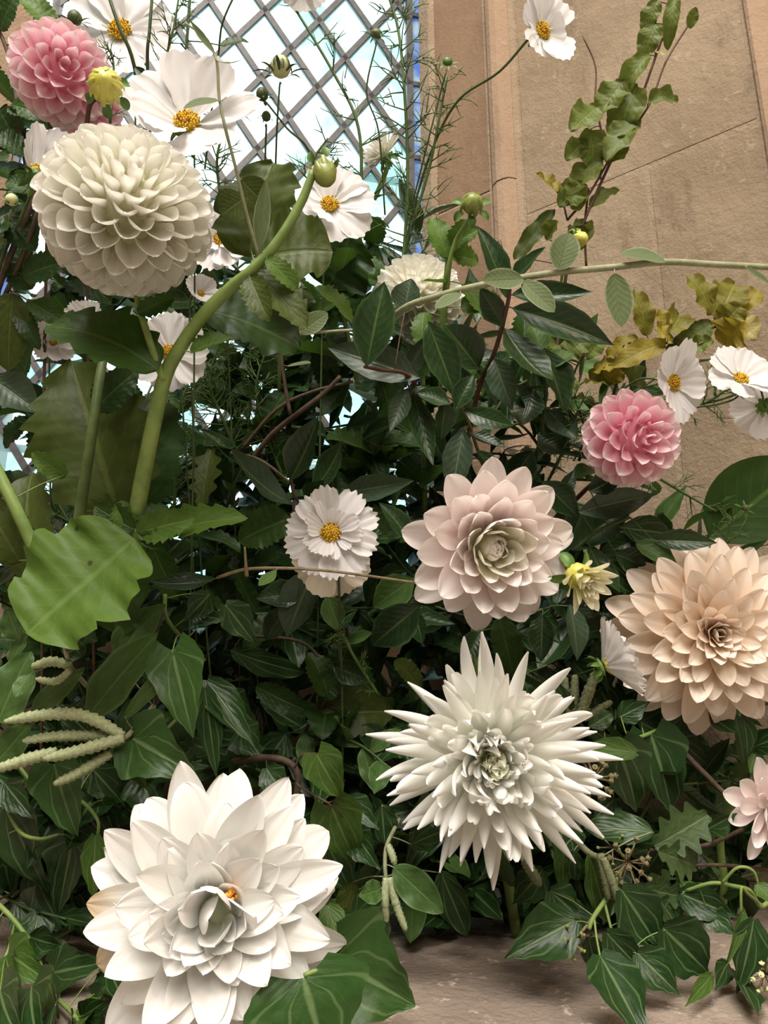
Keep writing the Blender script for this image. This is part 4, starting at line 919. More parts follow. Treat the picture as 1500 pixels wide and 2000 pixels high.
sprig('woody_twig', 'bare brown woody twigs crossing the dark centre', 'twig', [([(480, 915, .62), (530, 850, .61), (585, 805, .60), (630, 770, .60), (665, 735, .60)], 6, 4), ([(470, 880, .63), (540, 800, .62), (610, 765, .62), (690, 745, .62)], 4, 3), ([(567, 810, .59), (555, 740, .59), (545, 660, .59)], 4, 3), ([(450, 885, .60), (510, 900, .60), (575, 950, .60)], 4, 3)], [('oval', 560, 715, 608, 712, 24, D(m='silver'))], 'stem_brown')
sprig('woody_twig', 'thin tan twig running across below the double cosmos', 'twig', [([(425, 1128, .48), (480, 1112, .475), (560, 1110, .47), (640, 1115, .472), (720, 1125, .48), (810, 1138, .50)], 3.5, 2.5), ([(482, 1125, .475), (480, 1100, .472), (478, 1068, .47)], 4, 2)], [('laurel', 422, 1130, 300, 1165, 50, D(m='laurel')), ('laurel', 540, 1112, 500, 1165, 26, D(m='garrya'))], 'stem_tan')
# grey-leaved branch
sprig('silvery_branch', 'long grey-green branch with oval silvery leaves reaching to the right edge', 'branch', [([(700, 700, .62), (775, 612, .57), (850, 580, .54), (950, 555, .52), (1030, 541, .51), (1100, 531, .505), (1200, 522, .50), (1300, 512, .50), (1400, 517, .50), (1520, 523, .50)], 6, 5), ([(580, 653, .58), (650, 647, .58), (720, 640, .58), (775, 612, .57)], 3, 3)],
    [('oval', 1092, 528, 1113, 452, 60, D(r=0, dd=0)), ('oval', 1300, 511, 1214, 490, 50, D(r=15, dd=0)), ('oval', 1200, 534, 1213, 640, 58, D(r=0, dd=0)), ('oval', 1022, 545, 940, 552, 50, D(r=-10, dd=-.01)), ('oval', 1020, 548, 1084, 606, 46, D(r=10, dd=-.01)), ('oval', 1455, 521, 1502, 556, 16, D(r=0)), ('oval', 585, 650, 640, 610, 40, D(m='silver')), ('oval', 900, 572, 850, 600, 30)], 'stem_silver')
# beech
sprig('beech_branch', 'tall beech branch with olive leaves rising against the right wall', 'branch', [
    ([(1085, 700, .70), (1098, 600, .70), (1112, 505, .69), (1148, 415, .69), (1190, 322, .69), (1240, 222, .69), (1288, 90, .69), (1330, -20, .69)], 3.6, 2.2), ([(1108, 430, .69), (1150, 380, .685), (1195, 305, .685), (1265, 210, .68), (1300, 122, .68), (1345, 48, .68)], 2.6, 1.8), ([(1172, 350, .69), (1176, 270, .69), (1163, 200, .69), (1163, 130, .69), (1138, 70, .69)], 2.4, 1.4), ([(1108, 430, .69), (1098, 390, .69), (1086, 372, .69)], 2, 1.6), ([(1145, 520, .70), (1142, 440, .70), (1150, 370, .69)], 2.5, 2)],
    [('beech', *q[:4], q[4]*1.3, D(r=rnd.uniform(-14, 14))) for q in ((1284, 0, 1256, 52, 30), (1318, -4, 1306, 55, 27), (1282, 44, 1256, 98, 36), (1268, 106, 1210, 150, 38), (1347, 56, 1358, 14, 20), (1264, 202, 1323, 168, 34), (1218, 156, 1168, 224, 46), (1246, 168, 1196, 258, 56), (1242, 224, 1184, 312, 46), (1166, 208, 1117, 252, 48), (1150, 252, 1172, 318, 50), (1142, 272, 1106, 312, 34), (1178, 318, 1096, 357, 44), (1140, 358, 1092, 402, 44), (1130, 412, 1108, 358, 44), (1152, 408, 1210, 338, 26), (1066, 468, 1092, 432, 34), (1120, 442, 1162, 420, 20), (1190, 320, 1215, 262, 40), (1200, 270, 1240, 230, 36), (1150, 470, 1120, 425, 40))] +
    [('beech', 1092, 376, 1046, 342, 38, D(m='beech_yellow')), ('beech', 1004, 508, 1084, 406, 38, D(m='olive', d=.70)), ('beech', 1278, 100, 1300, 112, 12, D(m='beech_cream')), ('beech', 1215, 160, 1238, 148, 14, D(m='beech_yellow'))], 'stem_red', petr=1.0)
sprig('beech_branch', 'beech branch with yellowing leaves over the right pink dahlia', 'branch', [
    ([(1130, 900, .68), (1190, 790, .66), (1210, 730, .65), (1225, 700, .645), (1300, 670, .64), (1350, 660, .64), (1395, 640, .64), (1412, 600, .64)], 3.2, 2), ([(1395, 640, .64), (1430, 628, .64), (1455, 615, .64)], 2, 1.5), ([(1150, 860, .67), (1120, 760, .66), (1125, 720, .66), (1145, 690, .66)], 2.5, 2)],
    [('beech', *q[:4], q[4]*1.4, D(m='beech_yellow', r=rnd.uniform(-14, 14))) for q in ((1298, 652, 1290, 600, 24), (1428, 612, 1486, 566, 40), (1300, 670, 1210, 690, 34), (1246, 660, 1178, 680, 26), (1212, 712, 1155, 708, 30), (1416, 674, 1452, 628, 62), (1310, 668, 1296, 634, 30), (1188, 745, 1210, 715, 34))] +
    [('beech', *q[:4], q[4]*1.4, D(m='beech_gold', r=rnd.uniform(-14, 14))) for q in ((1262, 656, 1256, 560, 32), (1305, 652, 1357, 578, 44), (1388, 616, 1372, 522, 40), (1406, 612, 1447, 532, 56), (1408, 640, 1444, 596, 44), (1196, 750, 1148, 718, 44))] +
    [('beech', *q[:4], q[4]*1.4, D(r=rnd.uniform(-14, 14))) for q in ((1391, 632, 1326, 666, 38), (1214, 724, 1284, 748, 40), (1342, 682, 1394, 664, 28), (1062, 718, 1098, 690, 34), (1106, 697, 1142, 653, 42), (1072, 692, 1102, 648, 34), (1145, 700, 1180, 660, 36), (1125, 740, 1095, 770, 34), (1215, 700, 1250, 680, 30), (1130, 790, 1090, 800, 40), (1130, 800, 1165, 770, 34))] +
    [('beech', 1440, 618, 1478, 662, 50, D(m='beech_cream', r=30))], 'stem_red', petr=1.0)
sprig('large_leaf', 'big smooth green leaf at the right edge above the peach dahlia', 'leaf', [([(1300, 1090, .66), (1350, 1060, .64), (1388, 1046, .63)], 4, 4)], [('oval', 1385, 1050, 1570, 905, 165, D(m='dahlia', r=-10, dd=-.02))])
sprig('leafy_spray', 'yellow-green stems lying behind the peach dahlia', 'stem', [([(1240, 1110, .68), (1330, 1080, .68), (1420, 1085, .68), (1520, 1100, .67)], 6, 5), ([(1230, 1100, .69), (1300, 1115, .69), (1400, 1098, .69), (1510, 1090, .68)], 5, 5)], [('serrate', 1250, 1120, 1320, 1080, 50, D(m='dahlia_light')), ('serrate', 1300, 1110, 1360, 1135, 40, D(m='dahlia'))])
# lower left: garrya and ivy
t = sprig('catkin_branch', 'branch with long pale green catkins at the left edge', 'catkins', [([(300, 1380, .49), (275, 1410, .475), (248, 1438, .455), (225, 1445, .45)], 6, 5)],
    [('garrya', 168, 1402, 300, 1236, 96, D(r=0, d=.47, dd=-.01)), ('garrya', -5, 1412, 50, 1272, 98, D(d=.47, r=5)), ('garrya', 62, 1392, 148, 1316, 46, D(d=.48)), ('garrya', 20, 1300, 48, 1234, 44, D(d=.5)), ('garrya', -10, 1492, 58, 1412, 66, D(d=.49)), ('garrya', 240, 1405, 368, 1264, 34, D(d=.46, r=35)), ('garrya', 130, 1240, 160, 1285, 52, D(m='ivy')), ('garrya', 220, 1290, 300, 1180, 80, D(d=.5)), ('garrya', 40, 1250, 10, 1190, 60, D(d=.5)), ('garrya', 180, 1440, 120, 1380, 60, D(d=.5, m='ivy')), ('garrya', 300, 1365, 330, 1280, 46, D(d=.47))], 'stem_silver')
for q, r in (([(240, 1438, .452), (190, 1408, .45), (140, 1394, .45), (70, 1398, .45), (10, 1409, .45)], 11), ([(240, 1441, .455), (200, 1437, .455), (110, 1438, .455), (45, 1447, .455)], 10), ([(242, 1441, .448), (150, 1467, .445), (86, 1482, .445)], 11), ([(110, 1468, .45), (60, 1481, .45), (-10, 1503, .45)], 11), ([(218, 1470, .452), (150, 1511, .45), (106, 1531, .45)], 10)): catkin_on(t, q, r)
t = sprig('catkin_branch', 'short catkin cluster under the broad light green leaf', 'catkins', [([(170, 1340, .49), (140, 1305, .475), (128, 1270, .46), (126, 1245, .455)], 5, 4)], [('garrya', 128, 1262, 160, 1240, 46, D(m='ivy')), ('garrya', 60, 1315, 30, 1360, 40)], 'stem_silver')
for q, r in (([(128, 1245, .452), (118, 1215, .45), (97, 1184, .45)], 9), ([(138, 1300, .465), (100, 1292, .465), (62, 1302, .465)], 9), ([(138, 1308, .46), (110, 1330, .46), (70, 1326, .46)], 7)): catkin_on(t, q, r)
t = sprig('catkin_branch', 'two slim catkins hanging right of the huge white dahlia', 'catkins', [([(780, 1600, .50), (756, 1650, .48), (752, 1690, .47), (756, 1735, .465)], 4, 4)], [('garrya', 768, 1692, 866, 1784, 72, D(r=5)), ('garrya', 745, 1735, 708, 1750, 48), ('garrya', 745, 1570, 752, 1650, 60, D(m='ivy')), ('garrya', 800, 1650, 870, 1620, 50, D(m='ivy')), ('garrya', 860, 1700, 912, 1830, 70, D(m='ivy', d=.52)), ('garrya', 690, 1720, 668, 1800, 50, D(m='olive', d=.5))], 'stem_silver')
for q, r in (([(754, 1715, .463), (752, 1760, .46), (755, 1800, .46)], 8), ([(760, 1715, .463), (775, 1770, .46), (793, 1818, .458)], 8), ([(758, 1650, .475), (766, 1670, .472), (772, 1690, .47)], 7)): catkin_on(t, q, r)
t = sprig('catkin_branch', 'fuzzy catkin tips under the cactus dahlia, lower right', 'catkins', [([(1080, 1590, .52), (1115, 1630, .50), (1150, 1665, .48), (1172, 1675, .47)], 7, 5), ([(1010, 1650, .52), (1025, 1690, .50), (1040, 1705, .49)], 4, 4)], [('garrya', 1150, 1668, 1192, 1806, 66, D(r=-5, m='ivy_light')), ('ivya', 1100, 1655, 1100, 1762, 36, D(m='ivy_light')), ('garrya', 1278, 1626, 1140, 1608, 70, D(r=20, d=.48, m='ivy')), ('garrya', 1120, 1660, 1125, 1725, 40, D(m='ivy'))], 'stem_silver')
for q, r in (([(1172, 1668, .465), (1182, 1710, .463), (1189, 1756, .463)], 9), ([(1178, 1676, .462), (1198, 1730, .46), (1213, 1777, .46)], 8), ([(1024, 1682, .49), (1040, 1705, .488), (1055, 1730, .488)], 10)): catkin_on(t, q, r, 'catkin_old')
t = sprig('catkin_branch', 'dark catkin cluster between the cactus dahlia and the small double cosmos', 'catkins', [([(1180, 1460, .58), (1140, 1425, .55), (1125, 1395, .54)], 4, 4)], [('garrya', 1115, 1400, 1095, 1345, 36, D(m='ivy')), ('garrya', 1150, 1420, 1200, 1390, 40, D(m='ivy'))], 'stem_dark')
for q, r in (([(1108, 1400, .535), (1103, 1360, .533), (1104, 1322, .533)], 9), ([(1122, 1400, .535), (1121, 1360, .533), (1123, 1318, .533)], 9), ([(1132, 1400, .53), (1150, 1350, .528), (1166, 1308, .528)], 10), ([(1140, 1405, .53), (1170, 1385, .53), (1195, 1370, .53)], 7)): catkin_on(t, q, r, 'catkin_old')
sprig('ivy_trail', 'trailing ivy with pale-veined leaves above the huge white dahlia', 'ivy', [([(400, 1290, .52), (330, 1215, .50), (322, 1160, .50)], 4, 4), ([(400, 1330, .51), (330, 1420, .49), (255, 1450, .47)], 4, 3)],
    [('ivy', 336, 1264, 374, 1442, 118, D(r=0, m='ivy_mid', d=.465)), ('ivy', 258, 1440, 380, 1512, 150, D(d=.455, r=10, m='ivy_mid')), ('ivya', 262, 1430, 340, 1395, 44, D(m='ivy_light', d=.46)), ('ivya', 250, 1470, 285, 1545, 44, D(m='ivy_light', d=.46)), ('ivya', 400, 1345, 425, 1525, 58, D(d=.49)), ('ivya', 405, 1330, 498, 1455, 72, D(d=.5)), ('ivya', 440, 1180, 500, 1260, 70, D(d=.52)), ('ivya', 380, 1200, 440, 1210, 60), ('ivya', 450, 1360, 500, 1420, 80, D(d=.55)), ('ivya', 410, 1160, 360, 1215, 56)])
sprig('ivy_trail', 'ivy hanging down the left edge below the catkins', 'ivy', [([(40, 1500, .52), (90, 1560, .50), (150, 1560, .49), (190, 1600, .48), (190, 1640, .48)], 3.5, 3), ([(0, 1545, .5), (35, 1620, .49), (75, 1638, .48), (115, 1630, .48)], 4, 3)],
    [('ivy', 105, 1488, 142, 1645, 110, D(d=.465, r=0, m='ivy_mid')), ('ivy', 142, 1635, 115, 1782, 108, D(d=.485, r=0)), ('ivya', 186, 1632, 180, 1768, 52, D(m='ivy_light', d=.47)), ('ivy', 10, 1560, 82, 1755, 120, D(d=.50)), ('ivya', 60, 1700, 130, 1830, 80, D(d=.52)), ('ivya', 0, 1640, 20, 1760, 90, D(d=.51)), ('ivya', 200, 1560, 225, 1640, 60, D(d=.53)), ('ivya', 180, 1500, 250, 1580, 70, D(d=.54)), ('ivya', 10, 1530, 60, 1600, 60)])
sprig('ivy_trail', 'light green ivy with long stalks in the bottom left corner', 'ivy', [([(-10, 1760, .47), (30, 1800, .46), (70, 1860, .45), (95, 1930, .44), (150, 1990, .435), (170, 2060, .43)], 5, 3.5), ([(30, 1800, .46), (18, 1850, .455), (10, 1870, .45)], 3, 3)],
    [('ivy', 15, 1860, 95, 1918, 96, D(m='ivy_light', r=0)), ('ivy', 62, 1925, 52, 2050, 120, D(m='ivy', r=0)), ('ivy', 12, 1868, 30, 1960, 80, D(m='ivy_light')), ('ivy', 100, 1900, 200, 1880, 110, D(m='ivy', d=.46)), ('ivya', 160, 1985, 215, 1950, 60, D(m='ivy')), ('ivya', 90, 1900, 120, 1990, 70, D(m='ivy_light')), ('ivya', 20, 1960, -30, 2040, 70), ('ivya', 140, 1990, 130, 2060, 70, D(m='ivy')), ('ivya', 60, 1830, 120, 1850, 70), ('ivya', 0, 1790, -30, 1850, 60), ('ivy', 180, 1960, 262, 2040, 100, D(d=.43)), ('ivya', 110, 1960, 70, 2070, 90, D(d=.425)), ('ivya', 200, 1930, 150, 2030, 80, D(d=.44, m='ivy_light')), ('ivy', 0, 1930, 20, 2060, 110, D(d=.435)), ('ivya', 210, 1880, 240, 1960, 70, D(d=.46))])
sprig('ivy_trail', 'ivy on a brown stalk between the two big white dahlias', 'ivy', [([(455, 1488, .53), (520, 1480, .50), (565, 1490, .492), (582, 1520, .49), (575, 1575, .49), (570, 1620, .495)], 7, 6), ([(578, 1530, .47), (600, 1545, .465), (640, 1568, .46)], 2.6, 2.4), ([(575, 1500, .472), (590, 1475, .468), (618, 1472, .465)], 2.4, 2.2)],
    [('ivy', 617, 1470, 672, 1568, 86, D(m='ivy_light', d=.463, r=0, dd=0)), ('ivy', 645, 1568, 703, 1708, 110, D(m='ivy_light', d=.475, r=0, dd=.005)), ('ivya', 520, 1500, 560, 1560, 60, D(d=.49)), ('ivya', 690, 1620, 740, 1700, 70, D(d=.49)), ('ivya', 470, 1420, 510, 1480, 80, D(d=.52)), ('ivya', 680, 1560, 740, 1620, 60, D(d=.5)), ('ivya', 640, 1650, 690, 1750, 90, D(d=.50))], 'stem_brown')
sprig('ivy_trail', 'two large dark ivy leaves overlapping on the sill', 'ivy', [([(740, 1800, .49), (690, 1850, .44), (640, 1885, .375), (594, 1905, .365)], 4, 3.5), ([(740, 1800, .49), (700, 1835, .45), (655, 1866, .405)], 3.5, 3)],
    [('ivy', 592, 1905, 640, 2085, 265, D(d=.365, r=-5, v=1, dd=-.012, m='ivy_mid')), ('ivy', 650, 1868, 812, 1966, 250, D(d=.40, m='ivy_mid', r=5, v=3, dd=-.006)), ('ivya', 640, 1768, 665, 1852, 56, D(m='ivy_light', d=.45)), ('ivya', 650, 1790, 720, 1870, 80, D(d=.46)), ('ivya', 690, 1790, 770, 1760, 70, D(d=.48))])
# lower right: ivy and oak
sprig('ivy_trail', 'dark ivy leaves right of the cactus dahlia', 'ivy', [([(1300, 1420, .58), (1250, 1440, .55), (1205, 1455, .53), (1130, 1450, .52)], 4, 3)],
    [('ivy', 1205, 1455, 1262, 1600, 125, D(d=.52, r=0)), ('ivya', 1242, 1470, 1128, 1452, 48, D(m='ivy_light', d=.505, r=10)), ('ivy', 1270, 1430, 1325, 1600, 130, D(d=.56)), ('ivya', 1250, 1410, 1330, 1450, 70, D(d=.58)), ('ivya', 1180, 1420, 1150, 1380, 56, D(d=.56)), ('ivya', 1320, 1440, 1390, 1500, 60, D(d=.6)), ('ivya', 1210, 1400, 1270, 1370, 50, D(d=.57)), ('ivya', 1200, 1560, 1160, 1600, 60, D(d=.53))])
sprig('oak_twig', 'lobed oak leaves on a dark twig under the blush dahlia', 'foliage', [([(1335, 1470, .56), (1380, 1515, .55), (1410, 1545, .545), (1440, 1565, .54)], 6, 5), ([(1450, 1620, .54), (1380, 1650, .52), (1290, 1660, .50), (1270, 1660, .50)], 4, 3), ([(1500, 1700, .53), (1420, 1690, .52), (1330, 1690, .51)], 4, 3)],
    [('oak', 1278, 1652, 1388, 1592, 100, D(r=0, d=.495)), ('oak', 1285, 1662, 1380, 1698, 84, D(m='oak', r=5, d=.485)), ('oak', 1240, 1730, 1350, 1758, 60, D(m='oak', r=10, d=.475)), ('oak', 1300, 1640, 1260, 1720, 60, D(m='ivy', d=.5)), ('ivya', 1380, 1620, 1440, 1590, 50, D(m='ivy'))], 'stem_brown')
sprig('ivy_trail', 'ivy spray spilling over the sill edge at the lower right', 'ivy', [([(1230, 1660, .50), (1200, 1730, .475), (1160, 1790, .455), (1150, 1815, .45)], 5, 4), ([(1180, 1760, .465), (1200, 1830, .45), (1230, 1860, .445)], 3, 2.5), ([(1160, 1790, .455), (1165, 1830, .445), (1172, 1868, .435)], 2.5, 2)],
    [('ivya', 1214, 1738, 1304, 1870, 108, D(d=.455, r=0)), ('ivya', 1122, 1798, 986, 1870, 110, D(d=.45, r=15)), ('ivya', 1295, 1812, 1394, 1908, 122, D(d=.45, r=0)), ('ivya', 1172, 1866, 1268, 2035, 112, D(d=.43, r=-5, dd=-.005)), ('ivya', 1185, 1822, 1262, 1905, 70, D(d=.445)), ('ivya', 1245, 1862, 1330, 1945, 86, D(d=.44)), ('ivya', 1150, 1830, 1165, 1900, 50, D(d=.455)), ('ivya', 1390, 1905, 1335, 1968, 32, D(d=.445, m='ivy_light')), ('ivya', 1075, 1740, 1135, 1795, 74, D(d=.48)), ('ivya', 1060, 1700, 1000, 1770, 70, D(d=.50)), ('ivya', 1290, 1760, 1330, 1820, 60, D(d=.47)), ('ivya', 1250, 1790, 1290, 1850, 60, D(d=.46))])
sprig('ivy_trail', 'ivy with looping pale stalks at the lower right edge', 'ivy', [([(1530, 1720, .48), (1490, 1770, .465), (1465, 1740, .46), (1430, 1730, .46), (1390, 1725, .465), (1340, 1740, .475)], 4.5, 3.5), ([(1490, 1770, .465), (1460, 1745, .455), (1448, 1735, .452), (1448, 1790, .45)], 3, 2.5), ([(1410, 1725, .46), (1440, 1695, .455), (1470, 1700, .455), (1482, 1730, .455)], 3, 2.5)],
    [('ivya', 1472, 1798, 1446, 1948, 74, D(d=.445, r=0)), ('ivya', 1452, 1780, 1428, 1895, 28, D(m='ivy_light', d=.448)), ('ivya', 1478, 1728, 1520, 1770, 40, D(m='ivy_light', d=.45)), ('ivya', 1330, 1745, 1442, 1792, 70, D(d=.475)), ('ivya', 1380, 1780, 1440, 1830, 54, D(d=.47)), ('ivya', 1480, 1830, 1520, 1920, 70, D(d=.45)), ('ivya', 1360, 1730, 1300, 1775, 40, D(d=.48, m='ivy_light')), ('ivya', 1420, 1880, 1395, 1935, 40, D(d=.46)), ('ivya', 1440, 1900, 1480, 1990, 70, D(d=.455))])
sprig('leafy_spray', 'small curled leaves hanging under the peach dahlia', 'foliage', [([(1330, 1400, .58), (1390, 1385, .57), (1450, 1385, .565), (1520, 1370, .56)], 3, 3)], [('laurel', 1384, 1392, 1436, 1444, 48, D(m='ivy')), ('laurel', 1448, 1390, 1474, 1480, 46, D(m='ivy')), ('laurel', 1474, 1470, 1462, 1515, 20, D(m='ivy_light')), ('laurel', 1340, 1395, 1290, 1430, 40, D(m='ivy'))], 'stem_brown')
umbel('ivy berry head on thin stalks over the lobed leaves', 1226, 1684, .47, 46, (.1, -.1, .95), 16, stem=[(1226, 1650, .48), (1225, 1620, .50)])
umbel('brown ivy berry cluster at the right tip of the cactus dahlia', 1160, 1520, .50, 42, (.1, -.2, .95), 18, stem=[(1150, 1490, .52), (1145, 1470, .55)])
umbel('pale green ivy berry head at the bottom right corner', 1492, 1902, .44, 36, (-.2, .1, .95), 16, stem=[(1510, 1870, .46), (1530, 1820, .48)], mat='bud_pale')
umbel('thin unripe ivy berry head lying over the sill', 1116, 1838, .445, 34, (-.1, .1, .95), 9, stem=[(1140, 1815, .45), (1158, 1790, .455)], bpx=4, mat='bud_green')
umbel('sparse ivy berry stalks left of the lower right berry head', 1196, 1655, .48, 30, (-.3, .3, .8), 6, stem=[(1200, 1640, .49), (1215, 1620, .51)], bpx=4, mat='bud_green')
# feathery foliage
TG = 'feathery cosmos foliage against the window'
threads('cosmos_foliage', 'feathery thread-leaved stem along the right side of the window', [(770, 640, .72), (790, 480, .71), (796, 330, .70), (790, 180, .69), (778, 60, .69), (755, -20, .69)], 16, 75, r=1.5)
threads('cosmos_foliage', 'feathery thread leaves over the mortar edge of the jamb', [(760, 620, .73), (800, 460, .72), (838, 330, .71), (858, 230, .70), (872, 150, .70)], 13, 60, r=1.4)
threads('cosmos_foliage', 'thin branching thread foliage crossing the diamond panes', [(700, 560, .70), (705, 400, .69), (700, 250, .68), (650, 140, .68), (560, -10, .68)], 7, 70, r=1.5)
threads('cosmos_foliage', 'feathery tuft between the striped bud and the cream side flower', [(600, 520, .66), (600, 420, .65), (610, 320, .65), (640, 270, .65)], 8, 60, r=1.3)
threads('cosmos_foliage', 'dark feathery foliage right of the large cosmos', [(450, 480, .62), (430, 380, .61), (425, 300, .60), (450, 230, .60)], 10, 60, r=1.4)
threads('cosmos_foliage', 'wispy threads in front of the top left cosmos', [(330, 200, .55), (325, 120, .55), (340, 50, .55), (350, -10, .55)], 9, 60, r=1.3)
threads('cosmos_foliage', 'fine threads left of the large white cosmos', [(215, 240, .54), (222, 130, .545), (210, 90, .55)], 5, 44, r=1.2)
threads('cosmos_foliage', 'feathery threads under the cosmos at the right edge', [(1180, 880, .64), (1290, 815, .61), (1380, 785, .60), (1420, 760, .59)], 9, 56, r=1.4)
threads('cosmos_foliage', 'feathery threads left of the right pink dahlia', [(1060, 960, .66), (1100, 880, .63), (1120, 830, .62), (1135, 780, .62)], 8, 48, r=1.3)
threads('cosmos_foliage', 'thin threads trailing below the right pink dahlia', [(1200, 900, .60), (1260, 920, .60), (1330, 960, .61), (1400, 1000, .60)], 4, 55, r=1.4)
threads('cosmos_foliage', 'pale threads beside the large right-hand leaf', [(1330, 1130, .62), (1390, 1090, .60), (1420, 1050, .59), (1435, 1010, .585)], 7, 40, r=1.4)
threads('cosmos_foliage', 'thread tuft behind the opening cream dahlia', [(1150, 1280, .64), (1220, 1180, .63), (1280, 1110, .63)], 9, 50, r=1.3)
threads('cosmos_foliage', 'dark feathery mass left of centre, upper part', [(480, 930, .66), (440, 830, .65), (410, 750, .64), (430, 660, .64)], 16, 66, r=1.4)
threads('cosmos_foliage', 'dark feathery mass left of centre, behind the thick stem', [(340, 1000, .62), (345, 900, .62), (350, 800, .62), (380, 720, .62)], 16, 60, r=1.4)
threads('cosmos_foliage', 'dark feathery mass under the big glossy dahlia leaf', [(560, 950, .68), (520, 850, .67), (500, 760, .66), (520, 680, .66)], 14, 66, r=1.4)
threads('cosmos_foliage', 'feathery threads at the far left over the low panes', [(100, 1080, .66), (130, 1000, .66), (110, 920, .66), (150, 840, .66)], 12, 60, r=1.3)
threads('cosmos_foliage', 'small light thread sprig in the shadow below the beige cosmos', [(740, 1360, .56), (690, 1280, .55), (668, 1240, .55), (640, 1250, .55)], 6, 34, r=1.5)
# ------------------------------------------------------------------ leafy sprigs filling the shaded depth of the arrangement
frnd = random.Random(23)
ZONES = [  # x0, x1, y0, y1, d0, d1, how many, leaf kinds, label
    (120, 480, 430, 1080, .80, .92, 20, (('serrate', 'dahlia_dark'), ('laurel', 'laurel'), ('dahlia', 'dahlia_dark')), 'backlit leafy sprig close to the panes on the left'),
    (430, 840, 480, 1080, .80, .94, 26, (('laurel', 'laurel'), ('serrate', 'dahlia_dark'), ('ivya', 'ivy')), 'backlit leafy sprig close to the panes in the middle'),
    (-60, 1300, 1090, 1420, .74, .86, 44, (('ivya', 'ivy'), ('laurel', 'laurel'), ('garrya', 'ivy')), 'dark leafy sprig against the shaded wall under the window'),
    (-40, 130, 180, 900, .60, .74, 8, (('serrate', 'dahlia_dark'), ('dahlia', 'dahlia_dark')), 'dark toothed sprig in the shade at the upper left edge'),
    (130, 480, 640, 1050, .66, .78, 6, (('serrate', 'dahlia_dark'), ('laurel', 'laurel')), 'dim leafy sprig behind the thick forked stem'),
    (400, 720, 560, 960, .66, .80, 12, (('laurel', 'laurel'), ('serrate', 'dahlia_dark'), ('dahlia', 'dahlia')), 'dark leafy sprig in the shade left of the nibbled laurel'),
    (700, 1080, 620, 1000, .66, .78, 16, (('laurel', 'laurel'), ('dahlia', 'dahlia'), ('laurel', 'laurel_grey')), 'dark leafy sprig deep behind the central laurel leaves'),
    (980, 1280, 700, 1160, .66, .72, 10, (('laurel', 'laurel'), ('laurel', 'garrya')), 'leafy sprig in the shade around the right pink dahlia'),
    (-40, 420, 1000, 1420, .56, .70, 14, (('ivya', 'ivy'), ('dahlia', 'dahlia_dark'), ('garrya', 'garrya')), 'shaded sprig among the leaves at the middle left'),
    (380, 880, 960, 1480, .60, .74, 22, (('laurel', 'laurel'), ('ivya', 'ivy'), ('serrate', 'dahlia_dark')), 'dark sprig in the deep shadow around the double white cosmos'),
    (860, 1260, 1120, 1500, .60, .72, 14, (('laurel', 'laurel'), ('ivya', 'ivy')), 'dark sprig in the shadow between the pink and cactus dahlias'),
    (1180, 1500, 1060, 1480, .68, .74, 8, (('ivya', 'ivy'), ('laurel', 'laurel')), 'shaded sprig behind the peach dahlia'),
    (-40, 320, 1420, 1960, .50, .60, 16, (('ivya', 'ivy'), ('ivy', 'ivy')), 'dark ivy sprig in the shade left of the huge white dahlia'),
    (420, 900, 1420, 1800, .52, .62, 16, (('ivya', 'ivy'), ('ivy', 'ivy'), ('garrya', 'garrya')), 'dark ivy sprig in the shade between the two big white dahlias'),
    (860, 1240, 1600, 1800, .50, .60, 11, (('ivya', 'ivy'), ('ivy', 'ivy')), 'dark ivy sprig in the shade under the cactus dahlia'),
    (1180, 1520, 1440, 1800, .53, .62, 13, (('ivya', 'ivy'), ('oak', 'oak'), ('laurel', 'laurel')), 'shaded sprig among the ivy at the lower right'),
]
AVOID = ((1385, 1236, 190, .56), (955, 1066, 165, .52), (962, 1482, 220, .47), (420, 1770, 250, .43), (1500, 1578, 90, .52), (646, 1050, 100, .50), (1232, 857, 95, .56), (1200, 1295, 70, .54), (1135, 1128, 60, .5), (815, 575, 90, .70), (1150, 1520, 30, .5), (1226, 1690, 50, .48))
MARKS = ((246, 416, 'the large cream ball dahlia'), (118, 145, 'the upper left pink dahlia'), (366, 243, 'the large white cosmos'), (643, 402, 'the cosmos before the panes'), (815, 575, 'the middle cream ball dahlia'), (740, 640, 'the nibbled central laurel'), (646, 1042, 'the double white cosmos'), (955, 1066, 'the pale pink dahlia'), (1232, 857, 'the right pink dahlia'), (1135, 1128, 'the half-open cream dahlia'), (1385, 1236, 'the peach dahlia'), (962, 1482, 'the spiky cactus dahlia'), (420, 1775, 'the huge white dahlia'), (130, 1450, 'the long left catkins'), (160, 1140, 'the broad light green leaf'), (320, 740, 'the fork of the thick stem'), (1500, 1578, 'the blush dahlia'), (1226, 1684, 'the ivy berry head'), (665, 1640, 'the light green ivy leaf'), (765, 1760, 'the two slim catkins'), (1050, 700, 'the hanging laurel leaves'), (560, 850, 'the bare woody twigs'), (690, 1385, 'the olive toothed leaf'), (30, 1000, 'the left edge dahlia stem'), (1170, 1740, 'the fuzzy catkin tips'))
LOOK = {'laurel': 'glossy dark', 'serrate': 'toothed', 'dahlia': 'broad-leaved', 'ivya': 'pointed ivy', 'ivy': 'lobed ivy', 'garrya': 'wavy-leaved', 'oak': 'oak'}
WAYS = ('right of', 'upper right of', 'above', 'upper left of', 'left of', 'lower left of', 'below', 'lower right of')
def where(px, py):
    m = min(MARKS, key=lambda q: (q[0]-px)**2+(q[1]-py)**2); g = math.hypot(m[0]-px, m[1]-py)
    if g < 55: return 'deep behind '+m[2]
    k = int(round(math.atan2(m[1]-py, px-m[0])/(math.pi/4))) % 8
    return ('close ' if g < 110 else '' if g < 190 else 'further ')+WAYS[k]+' '+m[2]
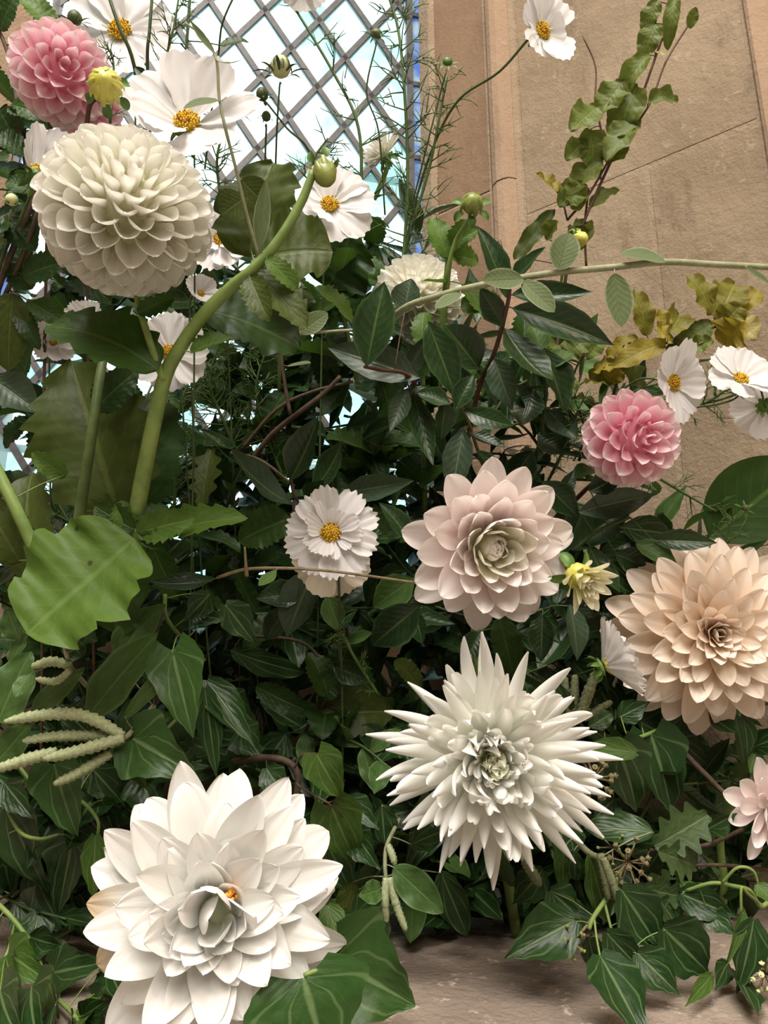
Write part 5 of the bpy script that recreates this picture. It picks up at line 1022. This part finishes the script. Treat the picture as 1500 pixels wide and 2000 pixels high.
for x0, x1, y0, y1, d0, d1, n, kinds, label in ZONES:
    for i in range(n):
        # stratified positions over the zone
        gx = (i+.5)/n; gy = saw(i*.6180339+.17)
        cx, cy, d = x0+(x1-x0)*gx, y0+(y1-y0)*gy, frnd.uniform(d0, d1)
        for fx, fy, fr, fd in AVOID:
            if math.hypot(cx-fx, cy-fy) < fr+60 and d < fd+.10: d = fd+.10+frnd.uniform(0, .04)
        c = P(cx, cy, d)
        while c.x+1.357*c.y > 1.34: d -= .01; c = P(cx, cy, d)
        if c.z < SILL+.03: c.z = SILL+.03
        kind, mat = kinds[i % len(kinds)]
        th = thing('leafy_sprig', LOOK[kind]+' sprig in the shade, '+where(cx, cy), 'foliage', c, 'shaded sprigs filling the arrangement')
        dr = Vector((frnd.uniform(-1, 1), frnd.uniform(-.7, .1), frnd.uniform(-.3, 1))).normalized(); L = frnd.uniform(.07, .11)
        a, b = c-dr*L*.5, c+dr*L*.5
        a.z = max(a.z, SILL+.006); b.z = max(b.z, SILL+.015)
        sg = Vector((frnd.uniform(-1, 1), frnd.uniform(-1, 1), frnd.uniform(-1, 1)))*.01
        pts = smooth_path([a, (a+b)/2+sg, b], 5); MB().tube(pts, lambda t: .0016-.0007*t, 5).build('stem', 'stem_dark', th)
        m = frnd.randrange(6, 9)
        for k in range(m):
            t = (k+.6)/m; p = pts[min(len(pts)-1, int(t*(len(pts)-1)))]
            ax = dr.orthogonal().normalized(); ax = Quaternion(dr, k*2.4+frnd.uniform(-.4, .4)) @ ax
            ld = (ax*1.0+dr*frnd.uniform(.3, .9)+Vector((0, -.25, -.1))).normalized(); LL = frnd.uniform(.034, .058)*(.8 if d < .56 else 1.0 if d < .74 else 1.35)
            tip = p+ld*LL
            if tip.z < SILL+.004: tip.z = SILL+.004
            wk = {'laurel': .42, 'serrate': .55, 'dahlia': .6, 'ivya': .66, 'ivy': .85, 'garrya': .5, 'oak': .55}[kind]
            put_sheet(th, 'leaf', kind, mat, p, tip, LL*wk*frnd.uniform(.85, 1.15), Vector((frnd.uniform(-.4, .4), -.7, .7)), R(frnd.uniform(-35, 35)))

# repeats of one kind share a group
GROUPS = dict(ball_dahlia='cream ball dahlias', pink_dahlia='pink ball dahlias', cosmos_flower='white cosmos in the arrangement', dahlia_bud='dahlia buds', cosmos_bud='cosmos buds', laurel_sprig='laurel sprigs in the middle',
              dahlia_foliage='dahlia leaves and stems', leafy_spray='loose leafy sprays', catkin_branch='catkin branches', ivy_trail='ivy trails over the sill', cosmos_foliage='feathery cosmos foliage', ivy_berry_head='ivy berry heads',
              beech_branch='beech branches on the right', climbing_plant='thin climbing stems', woody_twig='bare woody twigs')
for o in COL.objects:
    k = o.name.split('.')[0]
    if o.parent is None and k in GROUPS: o['group'] = GROUPS[k]
